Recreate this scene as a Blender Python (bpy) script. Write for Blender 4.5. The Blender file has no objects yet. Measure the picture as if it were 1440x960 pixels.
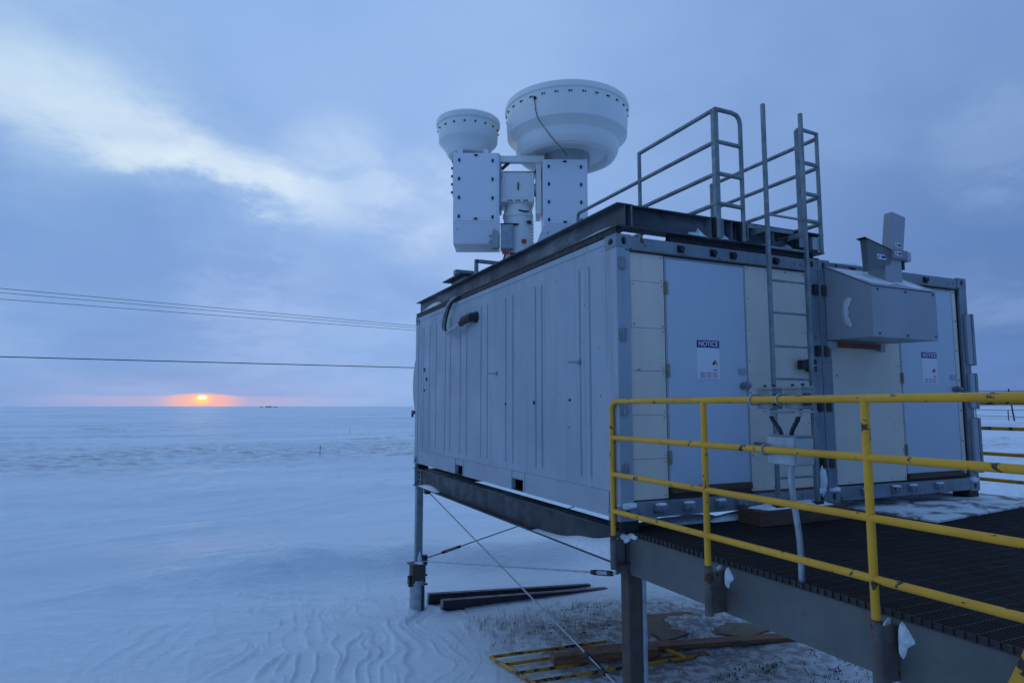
import bpy, bmesh, math, random
import numpy as np
from mathutils import Vector, Matrix
random.seed(7)
R = math.radians
SC = bpy.context.scene
COL = SC.collection
PI = math.pi

# ------------------------------------------------------------------ camera
YAW = 0.4314; PITCH = 0.0993
cam_d = bpy.data.cameras.new('camera'); cam = bpy.data.objects.new('camera', cam_d); COL.objects.link(cam)
cam.location = (-3.1074, -4.6073, 0.9506)
cam.rotation_euler = (PI/2 + PITCH, 0, -YAW)
cam_d.lens = 22.84; cam_d.sensor_width = 36; cam_d.clip_start = 0.05; cam_d.clip_end = 60000
SC.camera = cam

# ------------------------------------------------------------------ world
SUN_AZ = R(-0.7); SUN_EL = R(0.70)                # azimuth from +Y towards +X
wd = bpy.data.worlds.new('World'); SC.world = wd; wd.use_nodes = True
nt = wd.node_tree; nt.nodes.clear()
def N(nt, t, **kw):
    n = nt.nodes.new(t)
    for k, v in kw.items(): setattr(n, k, v)
    return n
def lk(nt, a, b): nt.links.new(a, b)
class G:
    """tiny node maths helper"""
    def __init__(s, nt): s.nt = nt
    def val(s, sock, v):
        if hasattr(v, 'is_output'): s.nt.links.new(v, sock)
        else: sock.default_value = v
    def m(s, op, a, b=None, c=None, clamp=False):
        n = s.nt.nodes.new('ShaderNodeMath'); n.operation = op; n.use_clamp = clamp
        s.val(n.inputs[0], a)
        if b is not None: s.val(n.inputs[1], b)
        if c is not None: s.val(n.inputs[2], c)
        return n.outputs[0]
    def vm(s, op, a, b=None, out=0):
        n = s.nt.nodes.new('ShaderNodeVectorMath'); n.operation = op
        s.val(n.inputs[0], a)
        if b is not None: s.val(n.inputs[1], b)
        return n.outputs[out]
    def ss(s, v, a, b, o0=0.0, o1=1.0):
        n = s.nt.nodes.new('ShaderNodeMapRange'); n.interpolation_type = 'SMOOTHSTEP'
        s.val(n.inputs[0], v); n.inputs[1].default_value = a; n.inputs[2].default_value = b
        n.inputs[3].default_value = o0; n.inputs[4].default_value = o1
        return n.outputs[0]
    def mix(s, f, a, b, mode='MIX'):
        n = s.nt.nodes.new('ShaderNodeMix'); n.data_type = 'RGBA'; n.blend_type = mode
        s.val(n.inputs[0], f); s.val(n.inputs[6], a); s.val(n.inputs[7], b)
        return n.outputs[2]
    def noise(s, vec, scale, detail=4, rough=0.5, dist=0.0):
        n = s.nt.nodes.new('ShaderNodeTexNoise')
        if vec is not None: s.nt.links.new(vec, n.inputs['Vector'])
        n.inputs['Scale'].default_value = scale; n.inputs['Detail'].default_value = detail
        n.inputs['Roughness'].default_value = rough; n.inputs['Distortion'].default_value = dist
        return n.outputs['Fac']
    def map(s, vec, scale=(1,1,1), rot=(0,0,0), loc=(0,0,0)):
        n = s.nt.nodes.new('ShaderNodeMapping'); s.nt.links.new(vec, n.inputs[0])
        n.inputs['Location'].default_value = loc; n.inputs['Rotation'].default_value = rot; n.inputs['Scale'].default_value = scale
        return n.outputs[0]
def C4(r, g, b): return (r, g, b, 1)
def S(r, g, b):                                    # sRGB 0-255 to linear
    f = lambda c: (c/255/12.92) if c/255 <= 0.04045 else ((c/255+0.055)/1.055)**2.4
    return (f(r), f(g), f(b), 1)
def azel(az, el): return Vector((math.sin(az)*math.cos(el), math.cos(az)*math.cos(el), math.sin(el)))

BACK = S(66, 118, 188)
g = G(nt)
tc = N(nt, 'ShaderNodeTexCoord'); D = tc.outputs['Generated']
sep = N(nt, 'ShaderNodeSeparateXYZ'); lk(nt, D, sep.inputs[0]); dx, dy, dz = sep.outputs
# overcast dusk: brightest overhead left, dimmer to the right and behind
leftv = azel(R(-4), R(38))
cs = g.vm('DOT_PRODUCT', D, tuple(leftv), 1)
sky = g.mix(g.ss(cs, -0.75, 0.95), BACK, S(148, 183, 235))
def pix(px, py):
    x = (px-720)/913.64; y = -(py-480)/913.64
    fw = math.cos(PITCH)-y*math.sin(PITCH); z = math.sin(PITCH)+y*math.cos(PITCH)
    return Vector((x*math.cos(YAW)+fw*math.sin(YAW), -x*math.sin(YAW)+fw*math.cos(YAW), z)).normalized()
def blob(v, r0, r1, amt):                          # soft angular patch of the cloud deck, radii in radians
    c = g.vm('DOT_PRODUCT', D, tuple(v), 1)
    return g.ss(c, math.cos(r1), math.cos(r0), 0.0, amt)
sky = g.mix(blob(pix(1560, 0), 0.0, 0.75, 0.75), sky, S(118, 152, 206))
sky = g.mix(blob(pix(1560, 560), 0.05, 0.50, 0.85), sky, S(90, 124, 182))
sky = g.mix(blob(pix(60, 400), 0.05, 0.42, 0.85), sky, S(124, 163, 219))
# big soft cloud mottling, in a plane of cloud so that it flattens towards the horizon
zz = g.m('ADD', g.m('MAXIMUM', dz, 0.0), 0.22)
comb = N(nt, 'ShaderNodeCombineXYZ')
g.val(comb.inputs[0], g.m('DIVIDE', dx, zz)); g.val(comb.inputs[1], g.m('DIVIDE', dy, zz)); comb.inputs[2].default_value = 0.3
P = comb.outputs[0]
n1 = g.noise(P, 0.9, 4, 0.5, 0.3); n2 = g.noise(P, 2.4, 5, 0.55, 0.4)
mot = g.m('ADD', g.m('MULTIPLY', n1, 0.65), g.m('MULTIPLY', n2, 0.35))
sky = g.mix(g.ss(mot, 0.46, 0.68, 0.0, 0.30), sky, S(172, 200, 244))
sky = g.mix(g.ss(mot, 0.52, 0.34, 0.0, 0.32), sky, S(108, 142, 204))
# the bright break in the cloud, a slanting band
warp = g.m('SUBTRACT', g.noise(P, 2.2, 5, 0.6, 0.3), 0.5)
A_, B_ = pix(120, 170), pix(420, 282)
nrm = A_.cross(B_).normalized()
if nrm.z < 0: nrm = -nrm
h = g.vm('DOT_PRODUCT', D, tuple(nrm), 1)          # >0 above band
h = g.m('ADD', h, g.m('MULTIPLY', warp, 0.13))
h = g.m('ADD', h, g.m('MULTIPLY', g.m('SUBTRACT', g.noise(P, 7.0, 5, 0.65, 0.5), 0.5), 0.045))
along = g.vm('DOT_PRODUCT', D, tuple((B_-A_).normalized()), 1)
c0 = A_.dot((B_-A_).normalized()); c1 = B_.dot((B_-A_).normalized())
wide = g.ss(along, c1-0.05, c0-0.20, 1.0, 2.1)      # fans out to the upper left
hw = g.m('DIVIDE', h, wide)
soft = g.m('MULTIPLY', g.ss(hw, 0.100, -0.01), g.ss(hw, -0.052, 0.004))
core = g.m('MULTIPLY', g.ss(hw, 0.050, 0.0), g.ss(hw, -0.030, 0.002))
endr = g.ss(along, c1+0.10, c1-0.01)
brk = g.ss(g.noise(P, 3.4, 4, 0.5, 0.3), 0.25, 0.60, 0.6, 1.0)
sky = g.mix(g.m('MULTIPLY', g.m('MULTIPLY', soft, endr), g.m('MULTIPLY', brk, 0.72)), sky, S(184, 213, 246))
sky = g.mix(g.m('MULTIPLY', g.m('MULTIPLY', core, endr), g.m('MULTIPLY', brk, g.ss(along, c0-0.35, c1-0.15, 0.30, 1.0))), sky, S(222, 238, 252))
pn = g.ss(g.noise(P, 4.5, 5, 0.6, 0.4), 0.36, 0.62, 0.35, 1.0)
for px, py, r1, am, cc in ((475, 245, 0.11, 0.62, S(196, 220, 250)), (578, 290, 0.10, 0.62, S(202, 224, 252)), (640, 300, 0.14, 0.35, S(186, 210, 248)), (370, 425, 0.14, 0.42, S(176, 200, 246)), (1410, 215, 0.10, 0.28, S(170, 198, 240)), (30, 60, 0.22, 0.30, S(188, 220, 244))):
    sky = g.mix(g.m('MULTIPLY', blob(pix(px, py), 0.0, r1, am), pn), sky, cc)
# warm strip along the horizon round the sun, squeezed below the cloud deck
hd = N(nt, 'ShaderNodeCombineXYZ'); g.val(hd.inputs[0], dx); g.val(hd.inputs[1], dy)
hz = g.vm('NORMALIZE', hd.outputs[0]); ca = g.vm('DOT_PRODUCT', hz, (math.sin(SUN_AZ), math.cos(SUN_AZ), 0), 1)
daz = g.m('ARCCOSINE', g.m('MINIMUM', ca, 1.0)); el = g.m('ARCSINE', dz)
sky = g.mix(g.m('MULTIPLY', g.ss(el, R(3.6), R(0.4)), g.ss(daz, R(24), R(3), 0.0, 0.35)), sky, S(172, 180, 222))
deck_top = g.ss(daz, R(0.0), R(3.4), R(1.02), R(0.80))
lowm = g.ss(g.m('SUBTRACT', el, deck_top), R(0.10), R(-0.14))
sky = g.mix(g.m('MULTIPLY', lowm, g.ss(daz, R(13), R(2.0), 0.0, 0.42)), sky, S(214, 188, 212))
sky = g.mix(g.m('MULTIPLY', lowm, g.ss(daz, R(3.6), R(1.0), 0.0, 0.90)), sky, S(255, 188, 180))
q2 = g.m('SQRT', g.m('ADD', g.m('POWER', g.m('DIVIDE', daz, R(0.85)), 2.0), g.m('POWER', g.m('DIVIDE', g.m('SUBTRACT', el, R(0.55)), R(0.46)), 2.0)))
sky = g.mix(g.ss(q2, 1.25, 0.15), sky, (1.15, 0.78, 0.24, 1))
q3 = g.m('SQRT', g.m('ADD', g.m('POWER', g.m('DIVIDE', daz, R(0.33)), 2.0), g.m('POWER', g.m('DIVIDE', g.m('SUBTRACT', el, SUN_EL), R(0.15)), 2.0)))
sky = g.mix(g.ss(q3, 1.35, 0.3), sky, (2.2, 2.0, 1.3, 1))
# below the horizon (never seen: the ground covers it)
nsk = N(nt, 'ShaderNodeTexSky', sky_type='NISHITA', sun_disc=False, sun_elevation=R(1.0), sun_rotation=SUN_AZ, altitude=10, air_density=1.0, dust_density=2.0, ozone_density=3.0)
nis = g.vm('MULTIPLY', nsk.outputs[0], (0.10, 0.10, 0.10))
sky = g.mix(0.03, sky, nis)
bg = N(nt, 'ShaderNodeBackground'); lk(nt, sky, bg.inputs[0]); bg.inputs[1].default_value = 1.0
out = N(nt, 'ShaderNodeOutputWorld'); lk(nt, bg.outputs[0], out.inputs[0])

sd = bpy.data.lights.new('sun', 'SUN'); sun = bpy.data.objects.new('sun', sd); COL.objects.link(sun)
sd.energy = 0.05; sd.angle = R(3); sd.color = (1.0, 0.62, 0.42)
sun.rotation_euler = (Vector(azel(SUN_AZ, R(2.0)))).to_track_quat('Z', 'Y').to_euler()
sun.location = (0, 60, 20)

SC.view_settings.view_transform = 'Standard'; SC.view_settings.look = 'None'
SC.view_settings.gamma = 1; SC.view_settings.use_curve_mapping = False
SC.view_settings.exposure = 0.0
SC.cycles.max_bounces = 6; SC.cycles.diffuse_bounces = 4

# ------------------------------------------------------------------ materials
def newmat(name):
    m = bpy.data.materials.new(name); m.use_nodes = True
    nt = m.node_tree; b = nt.nodes['Principled BSDF']
    return m, nt, b, G(nt)
def metal_like(name, col, col2, rough=0.5, metallic=0.0, scale=6.0, amt=0.6, streak=0.0, rust=0.0, rustcol=(0.10, 0.035, 0.015, 1), rscale=9, bump=0.05, frost=0.0, frostscale=1.6, spec=0.5):
    m, nt, b, g = newmat(name)
    tc = N(nt, 'ShaderNodeTexCoord').outputs['Object']
    n = g.noise(tc, scale, 5, 0.6)
    c = g.mix(g.ss(n, 0.35, 0.68, 0, amt), col, col2)
    if streak:
        s_ = g.noise(g.map(tc, (9, 9, 0.5)), 2.0, 4, 0.6)
        c = g.mix(g.ss(s_, 0.5, 0.75, 0, streak), c, col2)
    if rust:
        r_ = g.noise(tc, rscale, 6, 0.65, 0.4)
        c = g.mix(g.ss(r_, 0.70-rust, 0.74-rust), c, rustcol)
    if frost:
        f_ = g.noise(g.map(tc, (1, 0.6, 2.2)), frostscale, 4, 0.5, 0.6)
        c = g.mix(g.ss(f_, 0.52, 0.75, 0, frost), c, (0.55, 0.60, 0.68, 1))
    if name == 'container_side_paint':
        st1 = g.noise(g.map(tc, (2.2, 5.5, 0.22)), 1.6, 6, 0.68, 0.3)
        c = g.mix(g.ss(st1, 0.52, 0.70, 0, 0.45), c, C4(0.20,0.225,0.25))
        st2 = g.noise(g.map(tc, (3, 9, 0.5), (0,0,0), (3,7,1)), 2.2, 6, 0.7, 0.2)
        c = g.mix(g.ss(st2, 0.60, 0.72, 0, 0.40), c, C4(0.50,0.56,0.62))
        rs_ = g.noise(g.map(tc, (6, 14, 1.1), (0,0,0), (1,2,9)), 2.0, 5, 0.7, 0.2)
        c = g.mix(g.ss(rs_, 0.69, 0.74, 0, 0.7), c, C4(0.13,0.08,0.055))
    lk(nt, c, b.inputs['Base Color'])
    b.inputs['Metallic'].default_value = metallic
    g.val(b.inputs['Roughness'], g.ss(g.noise(tc, scale*2.3, 4), 0.3, 0.7, max(rough-0.1, 0), min(rough+0.12, 1)))
    b.inputs['Specular IOR Level'].default_value = spec
    if bump:
        bp = N(nt, 'ShaderNodeBump'); bp.inputs['Strength'].default_value = bump; bp.inputs['Distance'].default_value = 0.01
        lk(nt, g.m('ADD', g.noise(tc, 40, 4, 0.6), g.m('MULTIPLY', g.noise(tc, 3.0, 2, 0.5), 5.0 if name in ('container_side_paint','door_paint') else 0.0)), bp.inputs['Height']); lk(nt, bp.outputs[0], b.inputs['Normal'])
    return m
M = {}
M['paint']  = metal_like('container_paint', C4(0.34,0.39,0.44), C4(0.27,0.32,0.37), 0.5, 0, 1.6, 0.6, streak=0.25, bump=0.06)
M['paint_side'] = metal_like('container_side_paint', C4(0.335,0.40,0.46), C4(0.26,0.325,0.39), 0.46, 0, 0.9, 0.7, streak=0.35, rust=0.035, rscale=14, bump=0.06)
M['frame']  = metal_like('container_frame_paint', C4(0.22,0.27,0.31), C4(0.13,0.17,0.21), 0.5, 0, 3, 0.7, streak=0.4, rust=0.08, rustcol=C4(0.09,0.05,0.035), bump=0.08)
M['door']   = metal_like('door_paint', C4(0.50,0.58,0.66), C4(0.45,0.53,0.62), 0.45, 0, 1.2, 0.5, streak=0.15, bump=0.03)
M['cream']  = metal_like('cream_plywood', C4(0.70,0.655,0.56), C4(0.58,0.555,0.49), 0.6, 0, 2.2, 0.6, streak=0.35, rust=0.03, rustcol=C4(0.22,0.18,0.12), rscale=20, bump=0.08)
M['hood']   = metal_like('hood_paint', C4(0.33,0.36,0.40), C4(0.28,0.31,0.36), 0.45, 0, 1.5, 0.5, streak=0.2, bump=0.03)
M['radar']  = metal_like('radar_white', C4(0.84,0.86,0.82), C4(0.76,0.79,0.78), 0.42, 0, 1.3, 0.6, streak=0.2, bump=0.02)
M['panel']  = metal_like('radar_panel', C4(0.82,0.85,0.90), C4(0.77,0.81,0.88), 0.35, 0, 1.0, 0.5, bump=0.02)
M['radar_grey'] = metal_like('radar_grey', C4(0.38,0.44,0.46), C4(0.28,0.34,0.36), 0.5, 0.2, 4, 0.6, bump=0.03)
M['galv']   = metal_like('galvanised_steel', C4(0.26,0.31,0.33), C4(0.15,0.19,0.21), 0.5, 0.45, 7, 0.8, streak=0.3, bump=0.08)
M['galv_light'] = metal_like('galvanised_light', C4(0.40,0.46,0.50), C4(0.26,0.31,0.35), 0.4, 0.5, 9, 0.8, bump=0.06)
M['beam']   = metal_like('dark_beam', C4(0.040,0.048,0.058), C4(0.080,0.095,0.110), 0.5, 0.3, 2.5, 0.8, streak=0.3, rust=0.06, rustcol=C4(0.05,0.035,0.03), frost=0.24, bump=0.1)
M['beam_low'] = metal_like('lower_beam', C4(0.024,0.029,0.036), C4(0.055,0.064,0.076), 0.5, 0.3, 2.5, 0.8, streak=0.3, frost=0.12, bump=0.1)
M['black']  = metal_like('black_rubber', C4(0.008,0.009,0.011), C4(0.02,0.02,0.022), 0.6, 0, 9, 0.6)
M['dark']   = metal_like('dark_metal', C4(0.022,0.024,0.028), C4(0.05,0.05,0.055), 0.5, 0.4, 9, 0.6, rust=0.05)
M['yellow'] = metal_like('yellow_paint', C4(0.74,0.375,0.010), C4(0.60,0.28,0.012), 0.42, 0, 3, 0.7, streak=0.2, rust=0.10, rustcol=C4(0.035,0.02,0.012), rscale=11, bump=0.07)
M['yellow_worn'] = metal_like('yellow_paint_worn', C4(0.66,0.32,0.008), C4(0.45,0.20,0.015), 0.5, 0, 3, 0.7, streak=0.2, rust=0.17, rustcol=C4(0.03,0.02,0.014), rscale=6, bump=0.07)
M['fascia'] = metal_like('fascia_primer', C4(0.125,0.135,0.13), C4(0.085,0.092,0.09), 0.55, 0, 2.0, 0.7, streak=0.4, rust=0.07, rustcol=C4(0.14,0.09,0.07), rscale=5, bump=0.1)
M['socket'] = metal_like('socket_pipe', C4(0.13,0.12,0.115), C4(0.085,0.06,0.045), 0.6, 0.2, 7, 0.8, rust=0.12, rustcol=C4(0.08,0.04,0.025), bump=0.12)
M['rustpost'] = metal_like('rusty_steel', C4(0.105,0.075,0.055), C4(0.055,0.052,0.052), 0.7, 0.1, 4, 0.9, streak=0.6, bump=0.15)
M['grating'] = metal_like('grating_steel', C4(0.030,0.030,0.032), C4(0.055,0.042,0.036), 0.6, 0.3, 5, 0.8, rust=0.08, rustcol=C4(0.09,0.045,0.03))
M['wood']   = None
M['orange'] = metal_like('rusty_orange', C4(0.22,0.055,0.03), C4(0.12,0.03,0.02), 0.6, 0, 7, 0.7)
M['pipe_dark'] = metal_like('dark_painted_steel', C4(0.045,0.035,0.045), C4(0.075,0.05,0.06), 0.55, 0.1, 4, 0.8)
M['sticker'] = metal_like('sticker_white', C4(0.70,0.72,0.80), C4(0.64,0.66,0.75), 0.4, 0, 3, 0.5)
M['navy']   = metal_like('sign_blue', C4(0.012,0.02,0.16), C4(0.012,0.02,0.14), 0.4, 0, 3, 0.5)
M['red']    = metal_like('sign_red', C4(0.50,0.06,0.04), C4(0.42,0.05,0.04), 0.4, 0, 3, 0.5)
M['signyellow'] = metal_like('sign_yellow', C4(0.6,0.45,0.06), C4(0.5,0.4,0.06), 0.4, 0, 3, 0.5)
M['cable']  = metal_like('cable', C4(0.02,0.022,0.028), C4(0.03,0.03,0.035), 0.5, 0.3, 5, 0.5)

def mk_wood(name, c1, c2, rot=(0,0,0)):
    m, nt, b, g = newmat(name)
    tc = N(nt, 'ShaderNodeTexCoord').outputs['Object']
    v = g.map(tc, (1.2, 16, 16), rot)
    n = g.noise(v, 2.0, 5, 0.6, 0.8)
    c = g.mix(g.ss(n, 0.35, 0.66), c1, c2)
    n2 = g.noise(tc, 5, 4); c = g.mix(g.ss(n2, 0.55, 0.75, 0, 0.5), c, C4(0.05,0.03,0.02))
    lk(nt, c, b.inputs['Base Color']); b.inputs['Roughness'].default_value = 0.75
    bp = N(nt, 'ShaderNodeBump'); bp.inputs['Strength'].default_value = 0.3; bp.inputs['Distance'].default_value = 0.004
    lk(nt, n, bp.inputs['Height']); lk(nt, bp.outputs[0], b.inputs['Normal'])
    return m
M['wood'] = mk_wood('lumber', C4(0.30,0.145,0.07), C4(0.17,0.08,0.04))
M['woodtan'] = mk_wood('weathered_plywood', C4(0.25,0.19,0.125), C4(0.15,0.115,0.075))
M['woodstep'] = mk_wood('step_wood', C4(0.12,0.07,0.04), C4(0.07,0.04,0.025))

def snow_mat(name, far=False, mottled=False):
    m, nt, b, g = newmat(name)
    tcn = N(nt, 'ShaderNodeTexCoord'); tc = tcn.outputs['Object']
    snow = g.mix(g.ss(g.noise(tc, 1.2, 4), 0.3, 0.7), C4(0.78,0.88,0.93), C4(0.82,0.91,0.95))
    c = snow
    if far:
        # tundra grass poking through far out: irregular low patches, real ground cover
        sp = N(nt, 'ShaderNodeSeparateXYZ'); lk(nt, tc, sp.inputs[0])
        dist = g.vm('LENGTH', tc, None, 1)
        big = g.noise(g.map(tc, (0.013, 0.034, 1), (0,0,R(-20))), 1.0, 5, 0.62, 0.6)
        big2 = g.noise(g.map(tc, (0.004, 0.011, 1), (0,0,R(-20))), 1.0, 4, 0.6, 0.5)
        fine = g.noise(g.map(tc, (1.0, 1.6, 1)), 0.9, 6, 0.75)
        msk = g.m('MULTIPLY', g.ss(g.m('ADD', g.m('MULTIPLY', big, 0.72), g.m('MULTIPLY', big2, 0.28)), 0.475, 0.62), g.ss(fine, 0.42, 0.64))
        msk = g.m('MULTIPLY', msk, g.ss(dist, 24, 40))
        msk = g.m('MULTIPLY', msk, g.ss(dist, 3000, 250, 0.45, 1.0))
        c = g.mix(g.m('MULTIPLY', msk, 0.80), c, C4(0.22,0.185,0.16))
        sm = g.noise(g.map(tc, (0.035, 0.10, 1), (0,0,R(-24)), (7.3, 2.1, 0)), 1.0, 6, 0.68, 0.8)
        msk2 = g.m('MULTIPLY', g.m('MULTIPLY', g.ss(sm, 0.575, 0.66), g.ss(fine, 0.40, 0.60)), g.ss(dist, 20, 34))
        c = g.mix(g.m('MULTIPLY', msk2, g.ss(dist, 2500, 200, 0.35, 0.85)), c, C4(0.21,0.17,0.145))
        # crusty older snow, a little greyer, in streaks
        st = g.noise(g.map(tc, (0.03, 0.12, 1), (0,0,R(-25))), 1.0, 5, 0.6, 0.4)
        c = g.mix(g.ss(st, 0.42, 0.68, 0, 0.45), c, C4(0.60,0.66,0.74))
        # scoured, dirty ground below the container and deck
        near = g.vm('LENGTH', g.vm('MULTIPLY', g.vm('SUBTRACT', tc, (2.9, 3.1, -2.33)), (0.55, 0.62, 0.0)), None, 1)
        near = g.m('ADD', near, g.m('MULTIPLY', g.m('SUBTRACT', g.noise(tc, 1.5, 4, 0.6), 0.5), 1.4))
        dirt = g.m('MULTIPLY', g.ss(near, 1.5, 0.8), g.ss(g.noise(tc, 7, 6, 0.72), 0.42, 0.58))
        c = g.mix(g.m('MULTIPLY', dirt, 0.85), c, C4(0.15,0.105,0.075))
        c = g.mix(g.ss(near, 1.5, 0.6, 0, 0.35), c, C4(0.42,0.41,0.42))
    if mottled:
        n = g.noise(tc, 2.6, 6, 0.65, 0.6)
        c = g.mix(g.ss(n, 0.46, 0.58), c, C4(0.19,0.17,0.14))
    lk(nt, c, b.inputs['Base Color']); b.inputs['Roughness'].default_value = 0.55
    b.inputs['Specular IOR Level'].default_value = 0.5
    h1 = g.noise(g.map(tc, (1.4, 6.0, 1), (0,0,R(-25))), 1.6, 5, 0.6, 0.7)
    h2 = g.noise(tc, 30, 4, 0.6)
    h3 = g.noise(g.map(tc, (2.6, 13.0, 1), (0,0,R(62))), 1.5, 6, 0.68, 1.2)
    h = g.m('ADD', g.m('ADD', g.m('MULTIPLY', h1, 0.8), g.m('MULTIPLY', h2, 0.16)), g.m('MULTIPLY', g.ss(h3, 0.40, 0.62), 0.22))
    bp = N(nt, 'ShaderNodeBump'); bp.inputs['Strength'].default_value = 0.5; bp.inputs['Distance'].default_value = 0.10
    lk(nt, h, bp.inputs['Height']); lk(nt, bp.outputs[0], b.inputs['Normal'])
    return m
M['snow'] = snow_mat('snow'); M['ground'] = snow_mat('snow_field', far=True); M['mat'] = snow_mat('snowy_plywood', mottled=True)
m_, nt_, b_, g_ = newmat('dry_grass'); b_.inputs['Base Color'].default_value = C4(0.24,0.15,0.11); b_.inputs['Roughness'].default_value = 0.9; M['grass'] = m_
m_, nt_, b_, g_ = newmat('dark_twigs'); b_.inputs['Base Color'].default_value = C4(0.03,0.022,0.02); b_.inputs['Roughness'].default_value = 0.9; M['twig'] = m_

# ------------------------------------------------------------------ mesh helpers
class MB:
    def __init__(s): s.v = []; s.f = []; s.smooth = []
    def add(s, vs, fs, smooth=False):
        o = len(s.v); s.v += [tuple(v) for v in vs]
        for f in fs: s.f.append([o+i for i in f]); s.smooth.append(smooth)
        return s
    def box(s, x0, x1, y0, y1, z0, z1):
        x0, x1 = sorted((x0, x1)); y0, y1 = sorted((y0, y1)); z0, z1 = sorted((z0, z1))
        vs = [(x0,y0,z0),(x1,y0,z0),(x1,y1,z0),(x0,y1,z0),(x0,y0,z1),(x1,y0,z1),(x1,y1,z1),(x0,y1,z1)]
        return s.add(vs, [(0,3,2,1),(4,5,6,7),(0,1,5,4),(1,2,6,5),(2,3,7,6),(3,0,4,7)])
    def hexa(s, vs):                               # 8 corners, bottom 4 ccw then top 4
        return s.add(vs, [(0,3,2,1),(4,5,6,7),(0,1,5,4),(1,2,6,5),(2,3,7,6),(3,0,4,7)])
    def tube(s, pts, r, seg=12, caps=True, radii=None):
        pts = [Vector(p) for p in pts]; n = len(pts); rings = []
        t0 = (pts[1]-pts[0]).normalized()
        up = Vector((0,0,1)) if abs(t0.z) < 0.9 else Vector((1,0,0))
        a = t0.cross(up).normalized()
        vs = []
        for i, p in enumerate(pts):
            if i == 0: t = t0
            elif i == n-1: t = (pts[i]-pts[i-1]).normalized()
            else: t = ((pts[i+1]-p).normalized()+(p-pts[i-1]).normalized()).normalized()
            a = (a - t*a.dot(t)).normalized(); b = t.cross(a)
            rr = radii[i] if radii else r
            for k in range(seg):
                th = 2*PI*k/seg; vs.append(p + a*math.cos(th)*rr + b*math.sin(th)*rr)
        fs = []
        for i in range(n-1):
            for k in range(seg):
                k2 = (k+1) % seg; fs.append((i*seg+k, i*seg+k2, (i+1)*seg+k2, (i+1)*seg+k))
        s.add(vs, fs, True)
        if caps:
            o = len(s.v)-n*seg
            s.f.append([o+k for k in range(seg)][::-1]); s.smooth.append(False)
            s.f.append([o+(n-1)*seg+k for k in range(seg)]); s.smooth.append(False)
        return s
    def bar(s, p0, p1, w, h, up=(0,0,1)):          # rectangular bar along a line
        p0, p1 = Vector(p0), Vector(p1); t = (p1-p0).normalized()
        a = t.cross(Vector(up)).normalized(); b = a.cross(t)
        vs = [p+a*sx*w/2+b*sz*h/2 for p in (p0, p1) for sx, sz in ((-1,-1),(1,-1),(1,1),(-1,1))]
        return s.add(vs, [(0,1,2,3),(7,6,5,4),(0,4,5,1),(1,5,6,2),(2,6,7,3),(3,7,4,0)])
    def prism(s, poly, axis, a, b):                # extrude polygon (2D) along an axis between a and b
        n = len(poly)
        def P(u, v, w): return {'x': (w,u,v), 'y': (u,w,v), 'z': (u,v,w)}[axis]
        vs = [P(u,v,a) for u,v in poly]+[P(u,v,b) for u,v in poly]
        fs = [tuple(range(n)), tuple(range(2*n-1, n-1, -1))]+[(i, n+i, n+(i+1)%n, (i+1)%n) for i in range(n)]
        return s.add(vs, fs)
    def ibeam(s, axis, a, b, cu, z0, z1, w, tf=0.012, tw=0.009, web_off=0.0):
        poly = [(cu-w/2,z0),(cu+w/2,z0),(cu+w/2,z0+tf),(cu+tw/2,z0+tf),(cu+tw/2,z1-tf),(cu+w/2,z1-tf),(cu+w/2,z1),(cu-w/2,z1),(cu-w/2,z1-tf),(cu-tw/2,z1-tf),(cu-tw/2,z0+tf),(cu-w/2,z0+tf)]
        return s.prism(poly, axis, a, b)
    def lathe(s, prof, c=(0,0,0), seg=64, smooth=True):
        n = len(prof); vs = []
        for r, z in prof:
            for k in range(seg):
                t = 2*PI*k/seg; vs.append((c[0]+r*math.cos(t), c[1]+r*math.sin(t), c[2]+z))
        fs = [(i*seg+k, i*seg+(k+1)%seg, (i+1)*seg+(k+1)%seg, (i+1)*seg+k) for i in range(n-1) for k in range(seg)]
        return s.add(vs, fs, smooth)
    def disc(s, c, nrm, r, t=0.004, seg=12, sx=1.0):
        nrm = Vector(nrm).normalized()
        return s.tube([Vector(c), Vector(c)+nrm*t], r, seg)
    def blob(s, c, rx, ry, rz, seed=0, rough=0.25):
        bm = bmesh.new(); bmesh.ops.create_icosphere(bm, subdivisions=3, radius=1)
        rs = random.Random(seed); ph = [rs.uniform(0, 6) for _ in range(6)]
        for v in bm.verts:
            x, y, z = v.co
            k = 1+rough*(math.sin(3*x+ph[0])*math.sin(2.7*y+ph[1])+0.5*math.sin(6*z+ph[2]+4*x)*math.sin(5*y+ph[3]))
            v.co = Vector((c[0]+x*rx*k, c[1]+y*ry*k, c[2]+z*rz*k))
        s.add([v.co[:] for v in bm.verts], [[v.index for v in f.verts] for f in bm.faces], True); bm.free(); return s
    def build(s, name, mat, parent=None, bevel=0.0, world=True):
        me = bpy.data.meshes.new(name)
        off = Vector((0,0,0))
        if parent is not None and world: off = absloc(parent)
        me.from_pydata([(v[0]-off.x, v[1]-off.y, v[2]-off.z) for v in s.v], [], s.f); me.update()
        bm = bmesh.new(); bm.from_mesh(me); bmesh.ops.recalc_face_normals(bm, faces=bm.faces); bm.to_mesh(me); bm.free()
        me.polygons.foreach_set('use_smooth', s.smooth)
        if any(s.smooth) and mat != 'snow': me.set_sharp_from_angle(angle=R(24))
        me.materials.append(M[mat] if isinstance(mat, str) else mat)
        o = bpy.data.objects.new(name, me); COL.objects.link(o)
        if parent is not None: o.parent = parent
        if bevel:
            b = o.modifiers.new('bevel', 'BEVEL'); b.width = bevel; b.segments = 2; b.limit_method = 'ANGLE'; b.angle_limit = R(40)
        return o
def absloc(o):
    l = Vector((0,0,0))
    while o is not None: l = l + Vector(o.location); o = o.parent
    return l
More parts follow.
